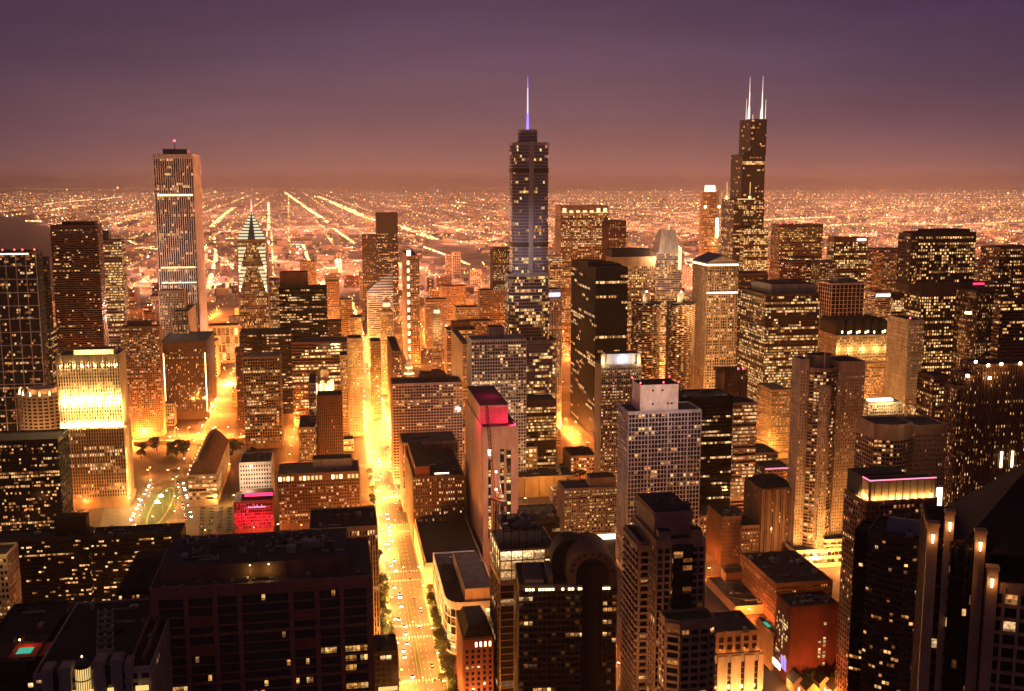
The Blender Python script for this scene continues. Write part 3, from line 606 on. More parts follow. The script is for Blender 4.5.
# twin corncob towers
def corncob(label, px, y, d):
    z = zat(d, y); X_ = (px - 512) / FPX * (d * cp - (z - H) * sp)
    r_ = tag(empty('apartment_tower', (X_, d, 0), PHI), label, 'apartment tower', 'twin round balcony towers')
    rr = 17.5; mb = MB(); gz = MB(); gz.cone((0, 0), rr - 3.5, rr - 3.5, 0, z - 1, 'glassbrown', 32)
    nf = 60; z0 = 8; fh = (z - z0) / nf; plan = []
    for k in range(16):
        for j in range(5):
            a = (k + j / 5) * math.pi / 8; q = rr - 2.6 + 2.6 * math.sin(math.pi * (j + .5) / 5); plan.append((q * math.cos(a), q * math.sin(a)))
    for f in range(nf): mb.prism(plan, z0 + f * fh, z0 + f * fh + 1.15, 'tan')
    wn = MB()
    for f in range(nf):
        for k in range(32):
            if R.random() < .24:
                a = (k + .5) * math.pi / 16; q = rr - 3.3; g = R.lognormvariate(-.2, .5); c = R.choice(PAL['warm']); t_ = (-math.sin(a), math.cos(a)); p = (q * math.cos(a), q * math.sin(a))
                wn.add([(p[0] - t_[0] * 1.3, p[1] - t_[1] * 1.3, z0 + f * fh + 1.2), (p[0] + t_[0] * 1.3, p[1] + t_[1] * 1.3, z0 + f * fh + 1.2), (p[0] + t_[0] * 1.3, p[1] + t_[1] * 1.3, z0 + (f + 1) * fh - .1), (p[0] - t_[0] * 1.3, p[1] - t_[1] * 1.3, z0 + (f + 1) * fh - .1)], [(0, 1, 2, 3)], 'lit_room', tuple(x * g for x in c))
    mb.build('balconies', r_)['kind'] = 'stuff'; gz.build('glazing', r_); wn.build('windows', r_)['kind'] = 'stuff'
    m_ = MB(); m_.cone((0, 0), rr, rr - .5, z, z + 1, 'roofdark', 32); m_.cone((0, 0), 5, 5, z + 1, z + 12, 'cream', 20); m_.cone((0, 0), 5.3, 5.3, z + 12, z + 13, 'cream', 20); m_.build('roof', r_)
    m_ = MB(); m_.cone((0, 0), 1, .8, z + 13, z + 14.2, 'lamp', 8); m_.build('lamp', r_); light((X_ - 7, d - 7, z + 5), 5e3, (1, .7, .4))
    FOOT.append(((X_, d), (1, 0), (0, 1), rr, rr))
corncob('round balcony tower like a corncob, nearer the black slab tower', 646.5, 303, 1240)
corncob('round balcony tower like a corncob, nearer the gabled stone tower', 681, 303, 1270)

# gabled postmodern tower
b = T('skyscraper', 'gold-lit stone tower with classical gabled roof', (693.5, 707.5, 738.5), 263, 1290, 'stone', 'grid', lit=.42, run=.3, fh=4.1, bw=4.6, every=3, pal='gold', gain=1.05, top=5, parapet=.5, cat='skyscraper', dep=44)
W, D = b.W, b.D; m_ = MB(); za, zb = b.Z + .6, b.fz(254.5); o_ = 1.2
m_.add([(-W / 2 - o_, -D / 2 - o_, za), (W / 2 + o_, -D / 2 - o_, za), (0, -D / 2 - o_, zb), (-W / 2 - o_, D / 2 + o_, za), (W / 2 + o_, D / 2 + o_, za), (0, D / 2 + o_, zb)], [(0, 1, 2), (5, 4, 3), (1, 4, 5, 2), (0, 2, 5, 3), (0, 3, 4, 1)], 'slate'); b.part('gable_roof', m_)
m_ = MB(); m_.add([(-W / 2 + 2, -D / 2 - o_ - .1, za + 1), (W / 2 - 2, -D / 2 - o_ - .1, za + 1), (0, -D / 2 - o_ - .1, zb - 2.4)], [(0, 1, 2)], 'cream'); b.part('pediment', m_)
b.lamp(-W / 2, W / 2, -D / 2 - 1, -D / 2 - .7, b.Z - 3.4, b.Z - 1.6, 'strip'); b.lamp(-W / 2 - 1, -W / 2 - .7, -D / 2, D / 2, b.Z - 3.4, b.Z - 1.6, 'strip'); z_ = b.fz(292); b.lamp(-W / 2, W / 2, -D / 2 - 1, -D / 2 - .75, z_ - 1.6, z_, 'strip')
light((b.c[0] - 10, b.c[1] - 50, 12), 3.5e5, (1, .50, .16)); light((b.c[0] - 30, b.c[1] - 90, 150), 2.2e5, (1, .58, .26), 2)

# stepped black supertall with twin antennas
b = Bld('skyscraper', 'stepped black supertall with twin white antennas', (722, 734, 764.5), 200, 2430, dep=66, cat='skyscraper')
W, D = b.W, b.D; kw = dict(lit=.05, run=.55, fh=4.6, bw=4.6, pal='gold', gain=.9, top=1, bot=1, parapet=.8, roofmat='roofdark', glass='glassdull')
X = lambda px: b.fx(px)
z1_, z2_, z3_ = b.Z, b.fz(154.5), b.fz(119)
b.tier(b.rect(), 0, z1_, 'black', 'curtain', **{**kw, 'lit': .22})
xa, xb = b.fx(743, z2_), W / 2 + 2
b.tier(b.rect(xa, xb - 2.2, -D / 2 + 4, D / 2 - 3), z1_, z2_, 'black', 'curtain', **kw)
b.tier(b.rect(b.fx(752, z3_), b.fx(768.5, z3_), -D / 2 + 8, D / 2 - 3), z2_, z3_, 'black', 'curtain', **kw)
z_ = b.fz(163); b.tier(b.rect(xa + .2, xb - 2.4, -D / 2 + 3.2, -D / 2 + 4), z_ - 5, z_ + 5, 'black', 'curtain', **{**kw, 'lit': .85, 'run': .5, 'gain': 1.1, 'parapet': 0, 'fh': 5})
z_ = b.fz(228); b.tier(b.rect(X(741), X(765), -D / 2 - 25, -D / 2 - 2), 0, z_, 'black', 'curtain', **{**kw, 'lit': .6, 'gain': 1.0})
for px, py, hx in ((750.3, 79, 0), (763.3, 77.5, 0)):
    zt = b.fz(py); x_ = b.fx(px, z3_ + 30) + 13; m_ = MB(); m_.cone((x_, 0), 2.6, 2.0, z3_, z3_ + 30, 'antenna', 8); m_.cone((x_, 0), 1.4, 1.0, z3_ + 30, z3_ + 62, 'antenna', 8); m_.cone((x_, 0), .7, .2, z3_ + 62, zt + 8, 'antenna', 6); b.part('antenna', m_)
for px, h_ in ((746.7, 46), (766.2, 46), (748.5, 26), (753.5, 12), (761, 24)):
    x_ = b.fx(px, z3_ + 15) + 13; m_ = MB(); m_.cone((x_, -3), .7, .3, z3_, z3_ + h_, 'antenna', 6); b.part('mast', m_)
for px in (727, 750):   # floodlit corners of the lowest setback
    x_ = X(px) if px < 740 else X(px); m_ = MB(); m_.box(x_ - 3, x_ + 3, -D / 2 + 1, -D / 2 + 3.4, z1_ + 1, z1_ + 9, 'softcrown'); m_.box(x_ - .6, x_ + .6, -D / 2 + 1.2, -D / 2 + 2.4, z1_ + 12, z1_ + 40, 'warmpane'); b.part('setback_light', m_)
b.lamp(-W / 2 + 8, W / 2 - 22, -D / 2 + .4, -D / 2 + .8, z1_ + .5, z1_ + 3, 'warmpane')

# round-crowned lit tower next to it
b = Bld('skyscraper', 'far tower with a dazzling round glass crown beside the black supertall', (699, 704, 720.5), 208, 2620, dep=40, cat='skyscraper')
W, D = b.W, b.D; o8 = [(x_ * W / 2, y_ * D / 2) for x_, y_ in ((-1, -.5), (-.5, -1), (.5, -1), (1, -.5), (1, .5), (.5, 1), (-.5, 1), (-1, .5))]
b.tier(o8, 0, b.Z, 'stone', 'grid', lit=.35, pal='gold', fh=4.6, bw=4.2, gain=.9)
zc = b.fz(192); b.tier([(x_ * .93, y_ * .93) for x_, y_ in o8], b.Z, zc, 'stone', 'vert', lit=.3, pal='gold', fh=5, bot=1)
m_ = MB(); m_.cone((0, 0), W * .30, W * .28, zc, b.fz(185.5), 'crown', 16); b.part('crown', m_)
for s_ in (-1, 1): b.lamp(s_ * W * .42 - 2, s_ * W * .42 + 2, -D / 2 - 1, -D / 2 + 2, b.Z, b.Z + 6, 'crown')
b.lamp(W * .22, W * .40, -D / 2 - 1.2, -D / 2 - .8, b.fz(238), b.fz(218), 'strip'); light((b.c[0] + 16, b.c[1] - 34, 150), 6e4)

# ------------------------------------------------------------------ west of the twin towers
T('office_tower', 'bright glass office tower with glittering floors under a flat canopy roof', (741, 766, 820), 295, 1230, 'bronze', 'curtain', lit=.62, run=.5, pal='office', gain=1.05, fh=3.9, bw=3.4, sf=.3, pf=.14, top=2, glass='glassbrown', pent=((771, 816, 284, 'grey', .12, .9),), dep=55, cat='office tower')
T('office_block', 'lower brown shoulder with a lit cornice behind the bright canopy-roofed tower', (737, 738, 768), 274, 1560, 'brown', 'grid', lit=.2, top=3, pal='gold', dep=36, roof='roofdark')
T('office_block', 'dark brown mid-rise with orange windows in front of the black supertall', (737, 738, 768), 286, 1470, 'brown', 'grid', lit=.3, dep=30)
T('office_tower', 'far office tower with a row of red roof lamps and one bright stair bay', (778, 780, 823), 225, 2000, 'bronze', 'grid', lit=.45, pal='green', gain=1.0, beacons=(781, 788, 795, 802), fh=4.4, bw=4.6, dep=40)
T('office_block', 'dark rooftop-terraced block below the red-lamped far tower', (776, 780, 806), 262, 1700, 'brown', 'grid', lit=.3, dep=36)
T('office_block', 'low dark block with stray lit rooms between the bright towers', (790, 792, 822), 258, 1820, 'dark', 'bands', lit=.3, dep=36)
b = T('office_tower', 'bright-fronted office slab with white roof sign, dark on its side', (828, 834.5, 868), 238, 1720, 'brown', 'grid', lit=.8, run=.5, pal='green', gain=1.3, fh=4.2, bw=4.4, sf=.28, pf=.25, top=7, dep=40)
b.lamp(b.fx(857), b.fx(866), -b.D / 2 - 1, -b.D / 2 - .7, b.Z - 5, b.Z - 1, 'signwhite', 'sign')
T('office_block', 'greenish low-lit block adjoining the bright-fronted office slab', (818, 820, 836), 262, 1690, 'bronze', 'grid', lit=.55, pal='green', dep=30)
T('office_block', 'squat dark block with a white concrete grid front', (819, 832, 864.5), 284, 1460, 'pale', 'frame', lit=.06, bw=6.2, fh=5.5, pf=.16, sf=.12, mul=0, dep=44, pent=((838, 856, 279, 'grey', .3, .7),), gain=.7, roof='roofdark')
T('office_block', 'wide dark rooftop block behind the white-gridded front', (868, 872, 905), 250, 1900, 'brown', 'bands', lit=.25, dep=50)
T('office_tower', 'olive windowed slab standing free with darker end wall', (881, 883, 901), 254, 1620, 'tan', 'grid', lit=.35, pal='green', gain=.55, bw=2.6, side='L', dep=30)
b = T('office_tower', 'narrow glass block with a bright white roof band', (874, 875.5, 891), 293, 1480, 'pale', 'bands', lit=.4, gain=.6, dep=30); b.lamp(b.fx(876.5), b.fx(890), -b.D / 2 - .9, -b.D / 2 - .6, b.Z - 5, b.Z - 1.5, 'signwhite')
T('office_block', 'dark glass block with a few bright rows beside the white-banded glass block', (890, 891.5, 906), 295, 1500, 'dark', 'curtain', lit=.35, run=.9, dep=30)
b = T('skyscraper', 'huge glittering office tower broken by a dark mechanical band', (905, 922, 975), 292, 1235, 'bronze', 'grid', lit=.52, run=.2, pal='gold', gain=1.35, fh=4.2, bw=4.6, sf=.3, pf=.26, top=6, glass='glassbrown', dep=55, cat='skyscraper')
x0, x1 = b.fx(911), b.fx(973); zt = b.fz(233)
b.tier(b.rect(x0 + 6, x1 - .5, -b.D / 2 + .5, b.D / 2 - 2), b.Z, zt, 'bronze', 'grid', roofmat='roofdark', lit=.42, run=.3, pal='gold', gain=1.25, fh=4.2, bw=4.6, sf=.3, pf=.26, top=4, bot=10, glass='glassbrown')
b.tier(b.rect(x0 - 1.5, x0 + 5.9, -b.D / 2 + 3, b.D / 2 - 6), b.Z, zt - 1.5, 'bronze', 'grid', lit=.35, top=3, bot=8, pal='gold', bw=3.5, fh=4.2)
b.tier(b.rect(b.fx(928), b.fx(969), -b.D / 2 + 6, b.D / 2 - 8), zt + .2, zt + 3, 'dark', 'bands', lit=0, top=0, bot=0)
b = T('apartment_tower', 'cream slab tower with tiny windows and a red-lamped dark notch in its top', (888, 909, 924), 321, 1060, 'cream', 'fine', lit=.22, run=.1, fh=3.1, bw=2.3, pf=.45, sf=.5, gain=.9, dep=34, beacons=(911,), top=3)
light((b.c[0] - 30 - b.s[0] * 40, b.c[1] - 50, 20), 1.6e5, (1, .46, .12)); light((b.c[0] - 46, b.c[1] - 20, 60), 6e4, (1, .46, .14))
b = T('office_block', 'golden floodlit block with a dark domed mansard roof', (818.5, 837, 888.5), 336, 1270, 'cream', 'fine', lit=.45, run=.2, pal='gold', gain=1.0, fh=3.9, bw=3, top=2, parapet=.6, dep=50, cat='hotel')
W, D = b.W, b.D; zt = b.fz(319.5)
for k in range(6):          # humps of the dark roof
    x0 = -W / 2 + W * k / 6 + .4; x1 = -W / 2 + W * (k + 1) / 6 - .4; m_ = MB(); pts = []
    for j in range(7): a = math.pi * j / 6; pts.append(((x0 + x1) / 2 - math.cos(a) * (x1 - x0) / 2, math.sin(a) ** .6))
    q0 = [(p, -D / 2 + 1, b.Z + .5 + (zt - b.Z) * h_) for p, h_ in pts]; q1 = [(p, D / 2 - 1, z_) for p, _, z_ in q0]; n_ = len(q0)
    m_.add(q0 + q1, [(i, i + 1, i + 1 + n_, i + n_) for i in range(n_ - 1)] + [tuple(range(n_ - 1, -1, -1)), tuple(range(n_, 2 * n_))], 'dark'); b.part('roof_dome', m_)
    for j in range(2):
        if R.random() < .8: b.lamp((x0 + x1) / 2 - 2.6 + j * 3, (x0 + x1) / 2 - .8 + j * 3, -D / 2 + .6, -D / 2 + .9, b.Z + 2 + j, b.Z + 5 + j, 'strip', 'dormer_window')
for k in range(5): light((b.c[0] + b.e[0] * W * (k / 4 - .5) - b.s[0] * (D / 2 + 4), b.c[1] + b.e[1] * W * (k / 4 - .5) - b.s[1] * (D / 2 + 4), b.fz(349)), 9e3, (1, .66, .2))
light((b.c[0] - 20, b.c[1] - 60, 14), 2.2e5)
# right-hand edge
T('office_tower', 'tall brown tower with glowing lantern windows at the frame edge', (997, 1000, 1040), 248, 1350, 'brown', 'grid', lit=.4, pal='gold', gain=1.1, dep=40, fh=4.4, bw=4.4)
T('office_tower', 'dark glass tower with narrow lit columns beside the glittering tower', (973, 977, 998), 292, 1200, 'bronze', 'vert', lit=.3, dep=40, pal='gold')
T('office_tower', 'dark ribbed slab in front of the lantern-windowed tower', (994, 1001, 1045), 300, 1000, 'brown', 'bands', lit=.2, run=.6, pal='gold', dep=30)
b = crowned('office_tower', 'thin ornate stone tower with a pointed lit cap beside the glittering tower', (964, 967, 977), 318, 1080, 312, 300, 'tan', .3, .9, crownmat='strip', dep=14)
b = T('office_block', 'lit roof terrace block with red lights in front of the frame-edge towers', (970, 975, 1010), 284, 1330, 'brown', 'grid', lit=.4, pal='gold', dep=30); b.lamp(b.fx(972), b.fx(984), -b.D / 2 - .9, -b.D / 2 - .6, b.Z - 1, b.Z + 1.5, 'redstrip')
T('office_block', 'brown lit mid-rise between the cream slab and the ribbed corner tower', (930, 934, 953), 378, 860, 'brown', 'grid', lit=.4, run=.4, fh=3.8, bw=3.6, dep=24)
T('office_block', 'orange-lit low block at the foot of the cream slab tower', (922, 926, 957), 412, 960, 'tan', 'bands', lit=.8, run=.8, pal='amber', gain=.8, dep=30)

# ------------------------------------------------------------------ middle distance
# floodlit tower by the plaza
b = Bld('office_tower', 'golden floodlit ribbed tower with dazzling ledge lights and a plain orange base', (56.5, 119, 124), 355, 960, dep=30, cat='office tower', near=True)
W, D = b.W, b.D; zp, zm, zt = b.fz(500), b.fz(428), b.Z
b.tier(b.rect(-W / 2 - 2, W / 2 + 2, -D / 2 - 4, D / 2 + 2), 0, zp, 'tan', 'vert', lit=0, pf=.94, bot=zp - 2, top=1, sf=0)
b.tier(b.rect(-W / 2 - 1, W / 2 + 1, -D / 2 - 2.5, D / 2 + 1), zp, zm, 'tan', 'vert', lit=.14, run=.75, bw=3.4, pf=.42, fh=3.7, top=1, bot=3, pal='pale', glass='glassbrown', pd=1.1)
b.tier(b.rect(), zm, zt, 'cream', 'vert', lit=.34, run=.5, bw=3.4, pf=.42, fh=3.7, top=6, bot=4, pal='gold', pd=1.1, gain=.8)
x0, x1, ya, yb, zq = b.pent(74, 114, 349.5, 'cream', .2, .8)
for k in range(9):
    f = (k + .5) / 9; x_ = -W / 2 + W * f
    b.lamp(x_ - .55, x_ + .55, -D / 2 - 2.2, -D / 2 - 1.3, zm + 1.15, zm + 1.9, 'lamp', 'floodlight')
    wx, wy = b.c[0] + b.e[0] * x_ - b.s[0] * (D / 2 + 2.0), b.c[1] + b.e[1] * x_ - b.s[1] * (D / 2 + 2.0)
    light((wx, wy, zm + 2.5), 5e4, (1, .60, .17), .6); light((wx - b.s[0] * 2.5, wy - b.s[1] * 2.5, zm + 26), 3.2e4, (1, .62, .20), .6)
    light((wx + b.s[0] * 1.0, wy + b.s[1] * 1.0, zt - 9), 1.1e4, (1, .72, .28), .6)
    light((b.c[0] + b.e[0] * (x0 + (x1 - x0) * f) + b.s[0] * (ya - 3), b.c[1] + b.e[1] * (x0 + (x1 - x0) * f) + b.s[1] * (ya - 3), zt + 2), 2.2e3, (1, .70, .26), .6)
for z_ in (zm + 3, zm + 18, zp + 5, zp + 25, zp + 45): light((b.c[0] + b.e[0] * (W / 2 + 4) - b.s[0] * (D / 2 + 1), b.c[1] + b.e[1] * (W / 2 + 4) - b.s[1] * (D / 2 + 1), z_), 1.6e4, (1, .62, .18), .6)
light((b.c[0] + b.e[0] * (W / 2 + 8) - b.s[0] * (D / 2 + 12), b.c[1] + b.e[1] * (W / 2 + 8) - b.s[1] * (D / 2 + 12), 12), 5e4, (1, .6, .18))
light((b.c[0] - 10 - b.s[0] * (D / 2 + 26), b.c[1] - b.s[1] * (D / 2 + 26), 10), 3.5e4, (1, .38, .08))

b = T('apartment_tower', 'dark glass apartment block with a flat pale roof slab and speckled lit rooms', (-34, 57.5, 59), 440, 850, 'dark', 'frame', lit=.24, run=.15, fh=3.3, bw=2.6, pf=.14, sf=.3, mul=0, near=True, pal='amber', gain=.9, dep=36, roof='rooflight', glass='glassblue', top=3)
T('office_block', 'dark mid-rise with thin bright floor lines behind the round-crowned hotel', (8, 50, 55), 332, 1240, 'dark', 'bands', lit=.28, run=.8, pal='gold', dep=30)
T('office_block', 'small lit block with blue-white doorway lights between the dark towers', (44, 53, 56), 318, 1420, 'tan', 'bands', lit=.5, dep=24)
# round-crowned hotel
X_, Y_ = gp(10, 520)[0] * 1.06, 1060; z = zat(Y_ - 20, 398); r_ = tag(empty('hotel', (X_, Y_, 0), PHI), 'round pale hotel drum with flaming roof crown lights', 'hotel')
mb, gz, wn, rr = MB(), MB(), MB(), 24
gz.cone((0, 0), rr - .8, rr - .8, 0, z - 1, 'glassbrown', 28)
for f in range(int(z / 3.6)): mb.cone((0, 0), rr, rr, f * 3.6, f * 3.6 + 1.6, 'cream', 28)
for k in range(28):
    a = k * 2 * math.pi / 28; c_, s_ = math.cos(a), math.sin(a); mb.obox((c_ * rr, s_ * rr), (-s_, c_), (c_, s_), -.8, .8, -.9, .25, 0, z, 'cream')
mb.cone((0, 0), rr + .6, rr + .6, z, z + 2, 'cream', 28); mb.build('wall', r_); gz.build('glazing', r_)
m_ = MB(); m_.cone((0, 0), rr, rr * .96, z + 2, z + 2.3, 'roof', 28); m_.cone((0, 0), rr * .6, rr * .55, z + 2.3, z + 7, 'tan', 20); m_.build('roof', r_)
for k in range(11):
    a = -math.pi + k * .42; c_, s_ = math.cos(a), math.sin(a); m_ = MB(); m_.cone((c_ * rr * .92, s_ * rr * .92), .8, .2, z + 2.2, z + 6.5, 'crown', 6); m_.build('crown_light', r_)
    if k % 2: light((X_ + c_ * rr * .8, Y_ + s_ * rr * .8, z + 6), 4e3, (1, .5, .14))
light((X_ + 14, Y_ - 60, 30), 1.2e5, (1, .5, .16)); FOOT.append(((X_, Y_), (1, 0), (0, 1), rr, rr))

# low arena-roofed hall by the plaza and small blocks
b = Bld('hall', 'low stone hall with a dark curved shell roof and bright storeys beside the car park', (188, 216, 232), 474, 960, 'R', dep=44)
b.P0 = (b.P0[0], b.P0[1]); W, D = b.W, b.D
b.tier(b.rect(), 0, b.Z, 'cream', 'bands', lit=.75, run=.9, pal='gold', gain=1.2, fh=4.6, bw=4.5, top=1.5, parapet=.4)
m_ = MB(); pts = [(-W / 2 + W * k / 10, math.sin(math.pi * (k / 10) ** .8)) for k in range(11)]
q0 = [(x, -D / 2 + 1.5, b.Z + .4 + 13 * h_) for x, h_ in pts]; q1 = [(x, D / 2 - .5, z_) for x, _, z_ in q0]
m_.add(q0 + q1, [(i, i + 1, i + 12, i + 11) for i in range(10)] + [tuple(range(10, -1, -1)), tuple(range(11, 22))], 'brown'); b.part('curved_roof', m_)
for k in range(9): b.lamp(-W / 2 - .5, -W / 2 - .2, -D / 2 + D * k / 9, -D / 2 + D * k / 9 + .7, b.Z + .6, b.Z + 1.3, 'lampwhite', 'roof_lamp')
b = T('hotel', 'white-fronted block with small square dark windows behind the red-lit building', (239.5, 271, 273), 462.5, 930, 'pale', 'grid', lit=.04, bw=3.6, fh=4.4, pf=.5, sf=.5, dep=36, roof='roofdark', units=3, near=True, cat='office block')
light((b.c[0] - 6 - b.s[0] * 42, b.c[1] - b.s[1] * 42, 40), 5e4, (1, .62, .34))
b = T('office_block', 'small building bathed in red light with a pink roof edge', (234, 272.5, 274), 501, 880, 'brick', 'grid', lit=.7, run=.5, pal='red', gain=.55, bw=2.6, fh=3.2, pf=.2, sf=.3, dep=30, near=True, roof='roofdark')
b.lamp(-b.W / 2 + 8, b.W / 2, -b.D / 2 + 10, -b.D / 2 + 10.5, b.Z + 2, b.Z + 4.6, 'redstrip', 'roof_sign')
b.pbox('penthouse', -b.W / 2 + 6, b.W / 2 - 1, -b.D / 2 + 11, b.D / 2 - 3, b.Z + .2, b.Z + 4, 'dark')
m_ = MB(); x_ = -b.W * .12      # a cursive pink roof-line sign, too small to read
for k in range(11):
    h_ = R.choice((1.2, 1.2, 1.8, 2.6)); m_.bar((x_, -b.D / 2 - .8, b.Z - 5), (x_ + R.uniform(-.3, .5), -b.D / 2 - .8, b.Z - 5 + h_), .2, 'signpink'); m_.bar((x_, -b.D / 2 - .8, b.Z - 5), (x_ + .9, -b.D / 2 - .8, b.Z - 5 + .6), .16, 'signpink'); x_ += b.W * .46 / 11
b.part('sign', m_)
for k in range(4): light((b.c[0] + b.e[0] * (k - 1.5) * 8 - b.s[0] * (b.D / 2 + 5), b.c[1] + b.e[1] * (k - 1.5) * 8 - b.s[1] * (b.D / 2 + 5), 14), 1.0e4, (1, .008, .09))
b = T('hotel', 'brown gridded hotel slab with a brightly lit top floor along the avenue', (278, 359, 361), 472, 900, 'brown', 'grid', lit=.22, run=.2, fh=3.3, bw=3.4, near=True, dep=36, units=6, glass='glassbrown', gain=.8, top=6, roof='rooflight', pent=((313, 352, 459, 'grey', .35, .8),))
for k in range(20):
    if R.random() < .8: b.lamp(-b.W / 2 + b.W * k / 20 + .5, -b.W / 2 + b.W * (k + 1) / 20 - .7, -b.D / 2 - .6, -b.D / 2 - .35, b.Z - 5, b.Z - 1.4, R.choice(('warmpane', 'warmpane', 'strip')), 'lit_bay')
b = T('office_block', 'dark-roofed office block with tall white window piers above the avenue kerb', (309.5, 377.5, 378.5), 527, 650, 'stone', 'vert', lit=.05, bw=2.5, pf=.45, sf=.12, fh=4, near=True, dep=42, units=9, roof='roofdark', top=2)
for k in range(3): light((b.c[0] + b.e[0] * (b.W / 2 + 6) + b.s[0] * (k - 1) * 14, b.c[1] + b.e[1] * (b.W / 2 + 6) + b.s[1] * (k - 1) * 14, 10), 3e4)

# right side of the avenue
b = T('hotel', 'large pinkish gridded hotel slab with a stepped penthouse beside the avenue', (389, 392.5, 462), 385, 1030, 'pink', 'grid', lit=.17, run=.4, fh=3.5, bw=4.3, near=True, dep=34, pent=((421, 446, 373.5, 'brown', .3, .75), (432, 441, 370, 'brown', .4, .6)), gain=.95, sf=.34, pf=.2, roof='rooflight', glass='glassbrown', units=2)
b = T('office_block', 'white-piered office block with a dark top storey and two bright rows of windows', (397.5, 402.5, 457), 444, 940, 'pink', 'vert', lit=.30, run=.8, bw=3.0, pf=.4, fh=4.0, sf=.2, near=True, dep=40, top=1.5, pal='pale', roof='rooflight', units=3)
b.tier(b.rect(-b.W / 2 - .3, b.W / 2 + .3, -b.D / 2 - .3, b.D / 2 + .3), b.Z - 9.5, b.Z - 2, 'pink', 'vert', lit=0, bw=3, pf=.35, sf=0, top=0, bot=0, parapet=0)
b = T('hotel', 'stepped dark brick hotel with scattered warm windows and a planted roof terrace', (405.5, 413, 464), 478, 850, 'brown', 'vert', lit=.24, run=.1, bw=2.9, pf=.5, fh=3.4, sf=.3, near=True, dep=30, roof='roofdark', units=5, glass='glassbrown', gain=1.1)
b.pbox('penthouse', -b.W / 2 + 2, -b.W / 2 + 14, -b.D / 2 + 2, b.D / 2 - 3, b.Z + .2, b.Z + 9, 'brick', 'roofdark')
b.lamp(-b.W / 2 + 18, -b.W / 2 + 30, -b.D / 2 + 1.2, -b.D / 2 + 1.6, b.Z + 2, b.Z + 3, 'signwhite', 'terrace_lamp')
# pink-topped slab
b = T('hotel', 'pale concrete hotel slab whose rooftop glows pink, with dark vertical window slots', (465.5, 483, 518), 430, 780, 'pink', 'fine', lit=.0, dep=70, pf=.98, sf=.6, bot=100, top=2, units=0, near=True, roof='rooflight', parapet=2.2, side='L')
W, D = b.W, b.D
for x0, x1 in ((-.36, -.28), (.16, .3), (-.02, .1)):
    bb = MB(); bb.box(x0 * W, x1 * W, -D / 2 - .46, -D / 2 - .34, 30, b.Z - 6, 'glass'); b.part('window_slot', bb)
    for k in range(26):
        if R.random() < .4:
            z_ = 32 + k * (b.Z - 42) / 26
            o = bpy.data.objects.new('window', PANE); COL.objects.link(o); o.parent = b.root; o.location = ((x0 + x1) / 2 * W, -D / 2 - .50, z_); o.scale = ((x1 - x0) * W * .8, 1, 2.2); g = R.uniform(.03, .14); o.color = (g, g * .66, g * .26, 1)
x0, x1, ya, yb, zq = b.pent(480, 508, 405, 'stone', .18, .9, topmat='roof')
m_ = MB(); m_.box(x0 - .2, x1 + .2, ya - .25, yb + .25, zq - .1, zq + .6, 'roof'); b.part('roof_edge', m_)
for dx, dy in ((-.40, -.46), (-.15, -.46), (.15, -.46), (.42, -.40), (-.46, -.2), (-.46, .1), (-.46, .35)):
    x_, y_ = dx * W, dy * D; b.lamp(x_ - .4, x_ + .4, y_ - .3, y_ + .3, b.Z + .3, b.Z + .7, 'redlamp', 'roof_lamp')
    light((b.c[0] + b.e[0] * x_ + b.s[0] * y_, b.c[1] + b.e[1] * x_ + b.s[1] * y_, b.Z + 1.6), 6.5e3, (1, .03, .12), .4)
light((b.c[0], b.c[1], zq + 9), 9e3, (1, .02, .10), 1); light((b.c[0] - b.e[0] * (W / 2 + 7) - b.s[0] * D * .3, b.c[1] - b.e[1] * (W / 2 + 7) - b.s[1] * D * .3, b.Z + 1), 1.2e4, (1, .03, .10), 1); light((b.c[0] - b.s[0] * (D / 2 + 70), b.c[1] - b.s[1] * (D / 2 + 70), 80), 1.1e5, (1, .56, .36), 3)  # lights hung in mid-air, added to redden the roof and brighten the front
b = T('office_block', 'long low hall with an orange-lit blank wall and a dark roof', (516, 517, 575), 478.5, 985, 'tan', 'vert', lit=0, pf=.96, bot=0, sf=0, top=1, bw=14, dep=34, roof='roofdark', cat='hall', units=5)
light((b.c[0] - 4 - b.s[0] * 44, b.c[1] - b.s[1] * 44, 22), 6e4, (1, .42, .08))
b = T('office_block', 'low dark flat-roofed shed with a thin bright canopy strip below the orange wall', (516, 517.5, 562), 521, 870, 'dark', 'bands', lit=.9, fh=5, pal='pale', gain=1.2, bot=1, top=3, dep=40, roof='roof', cat='shed', units=6)
b = T('office_block', 'squat pale hotel with a dense grid of yellow windows and a blank end wall', (560, 564.5, 617), 490, 860, 'stone', 'grid', lit=.62, run=.1, pal='green', gain=.55, fh=3.1, bw=3.0, pf=.34, sf=.42, near=True, dep=26, pent=((590, 616, 477.5, 'tan', .2, .8),), cat='hotel', units=2)
b.lamp(-b.W / 2 + 2, b.W / 2 - 1, -b.D / 2 - 1, -b.D / 2 - .7, b.fz(541), b.fz(535), 'strip')
b = T('office_block', 'low brick block at the glowing street corner by the black slab tower', (563, 571, 597), 457, 1045, 'tan', 'grid', lit=.4, run=.3, gain=.9, dep=42, roof='roofdark', bw=4, fh=4.2, units=4)
b = T('hotel', 'tall beige hotel with floodlit corner posts and a blue-white lamp at its crown', (595.5, 601.5, 641), 366, 960, 'stone', 'fine', lit=.36, run=.15, fh=3.2, bw=3.2, near=True, dep=26, gain=.85, top=2, cat='hotel')
W, D = b.W, b.D; b.pbox('crown', -W / 2 + 6, W / 2 - 1, -D / 2 + 4, D / 2 - 2, b.Z + .2, b.fz(354.5), 'white', 'roofdark')
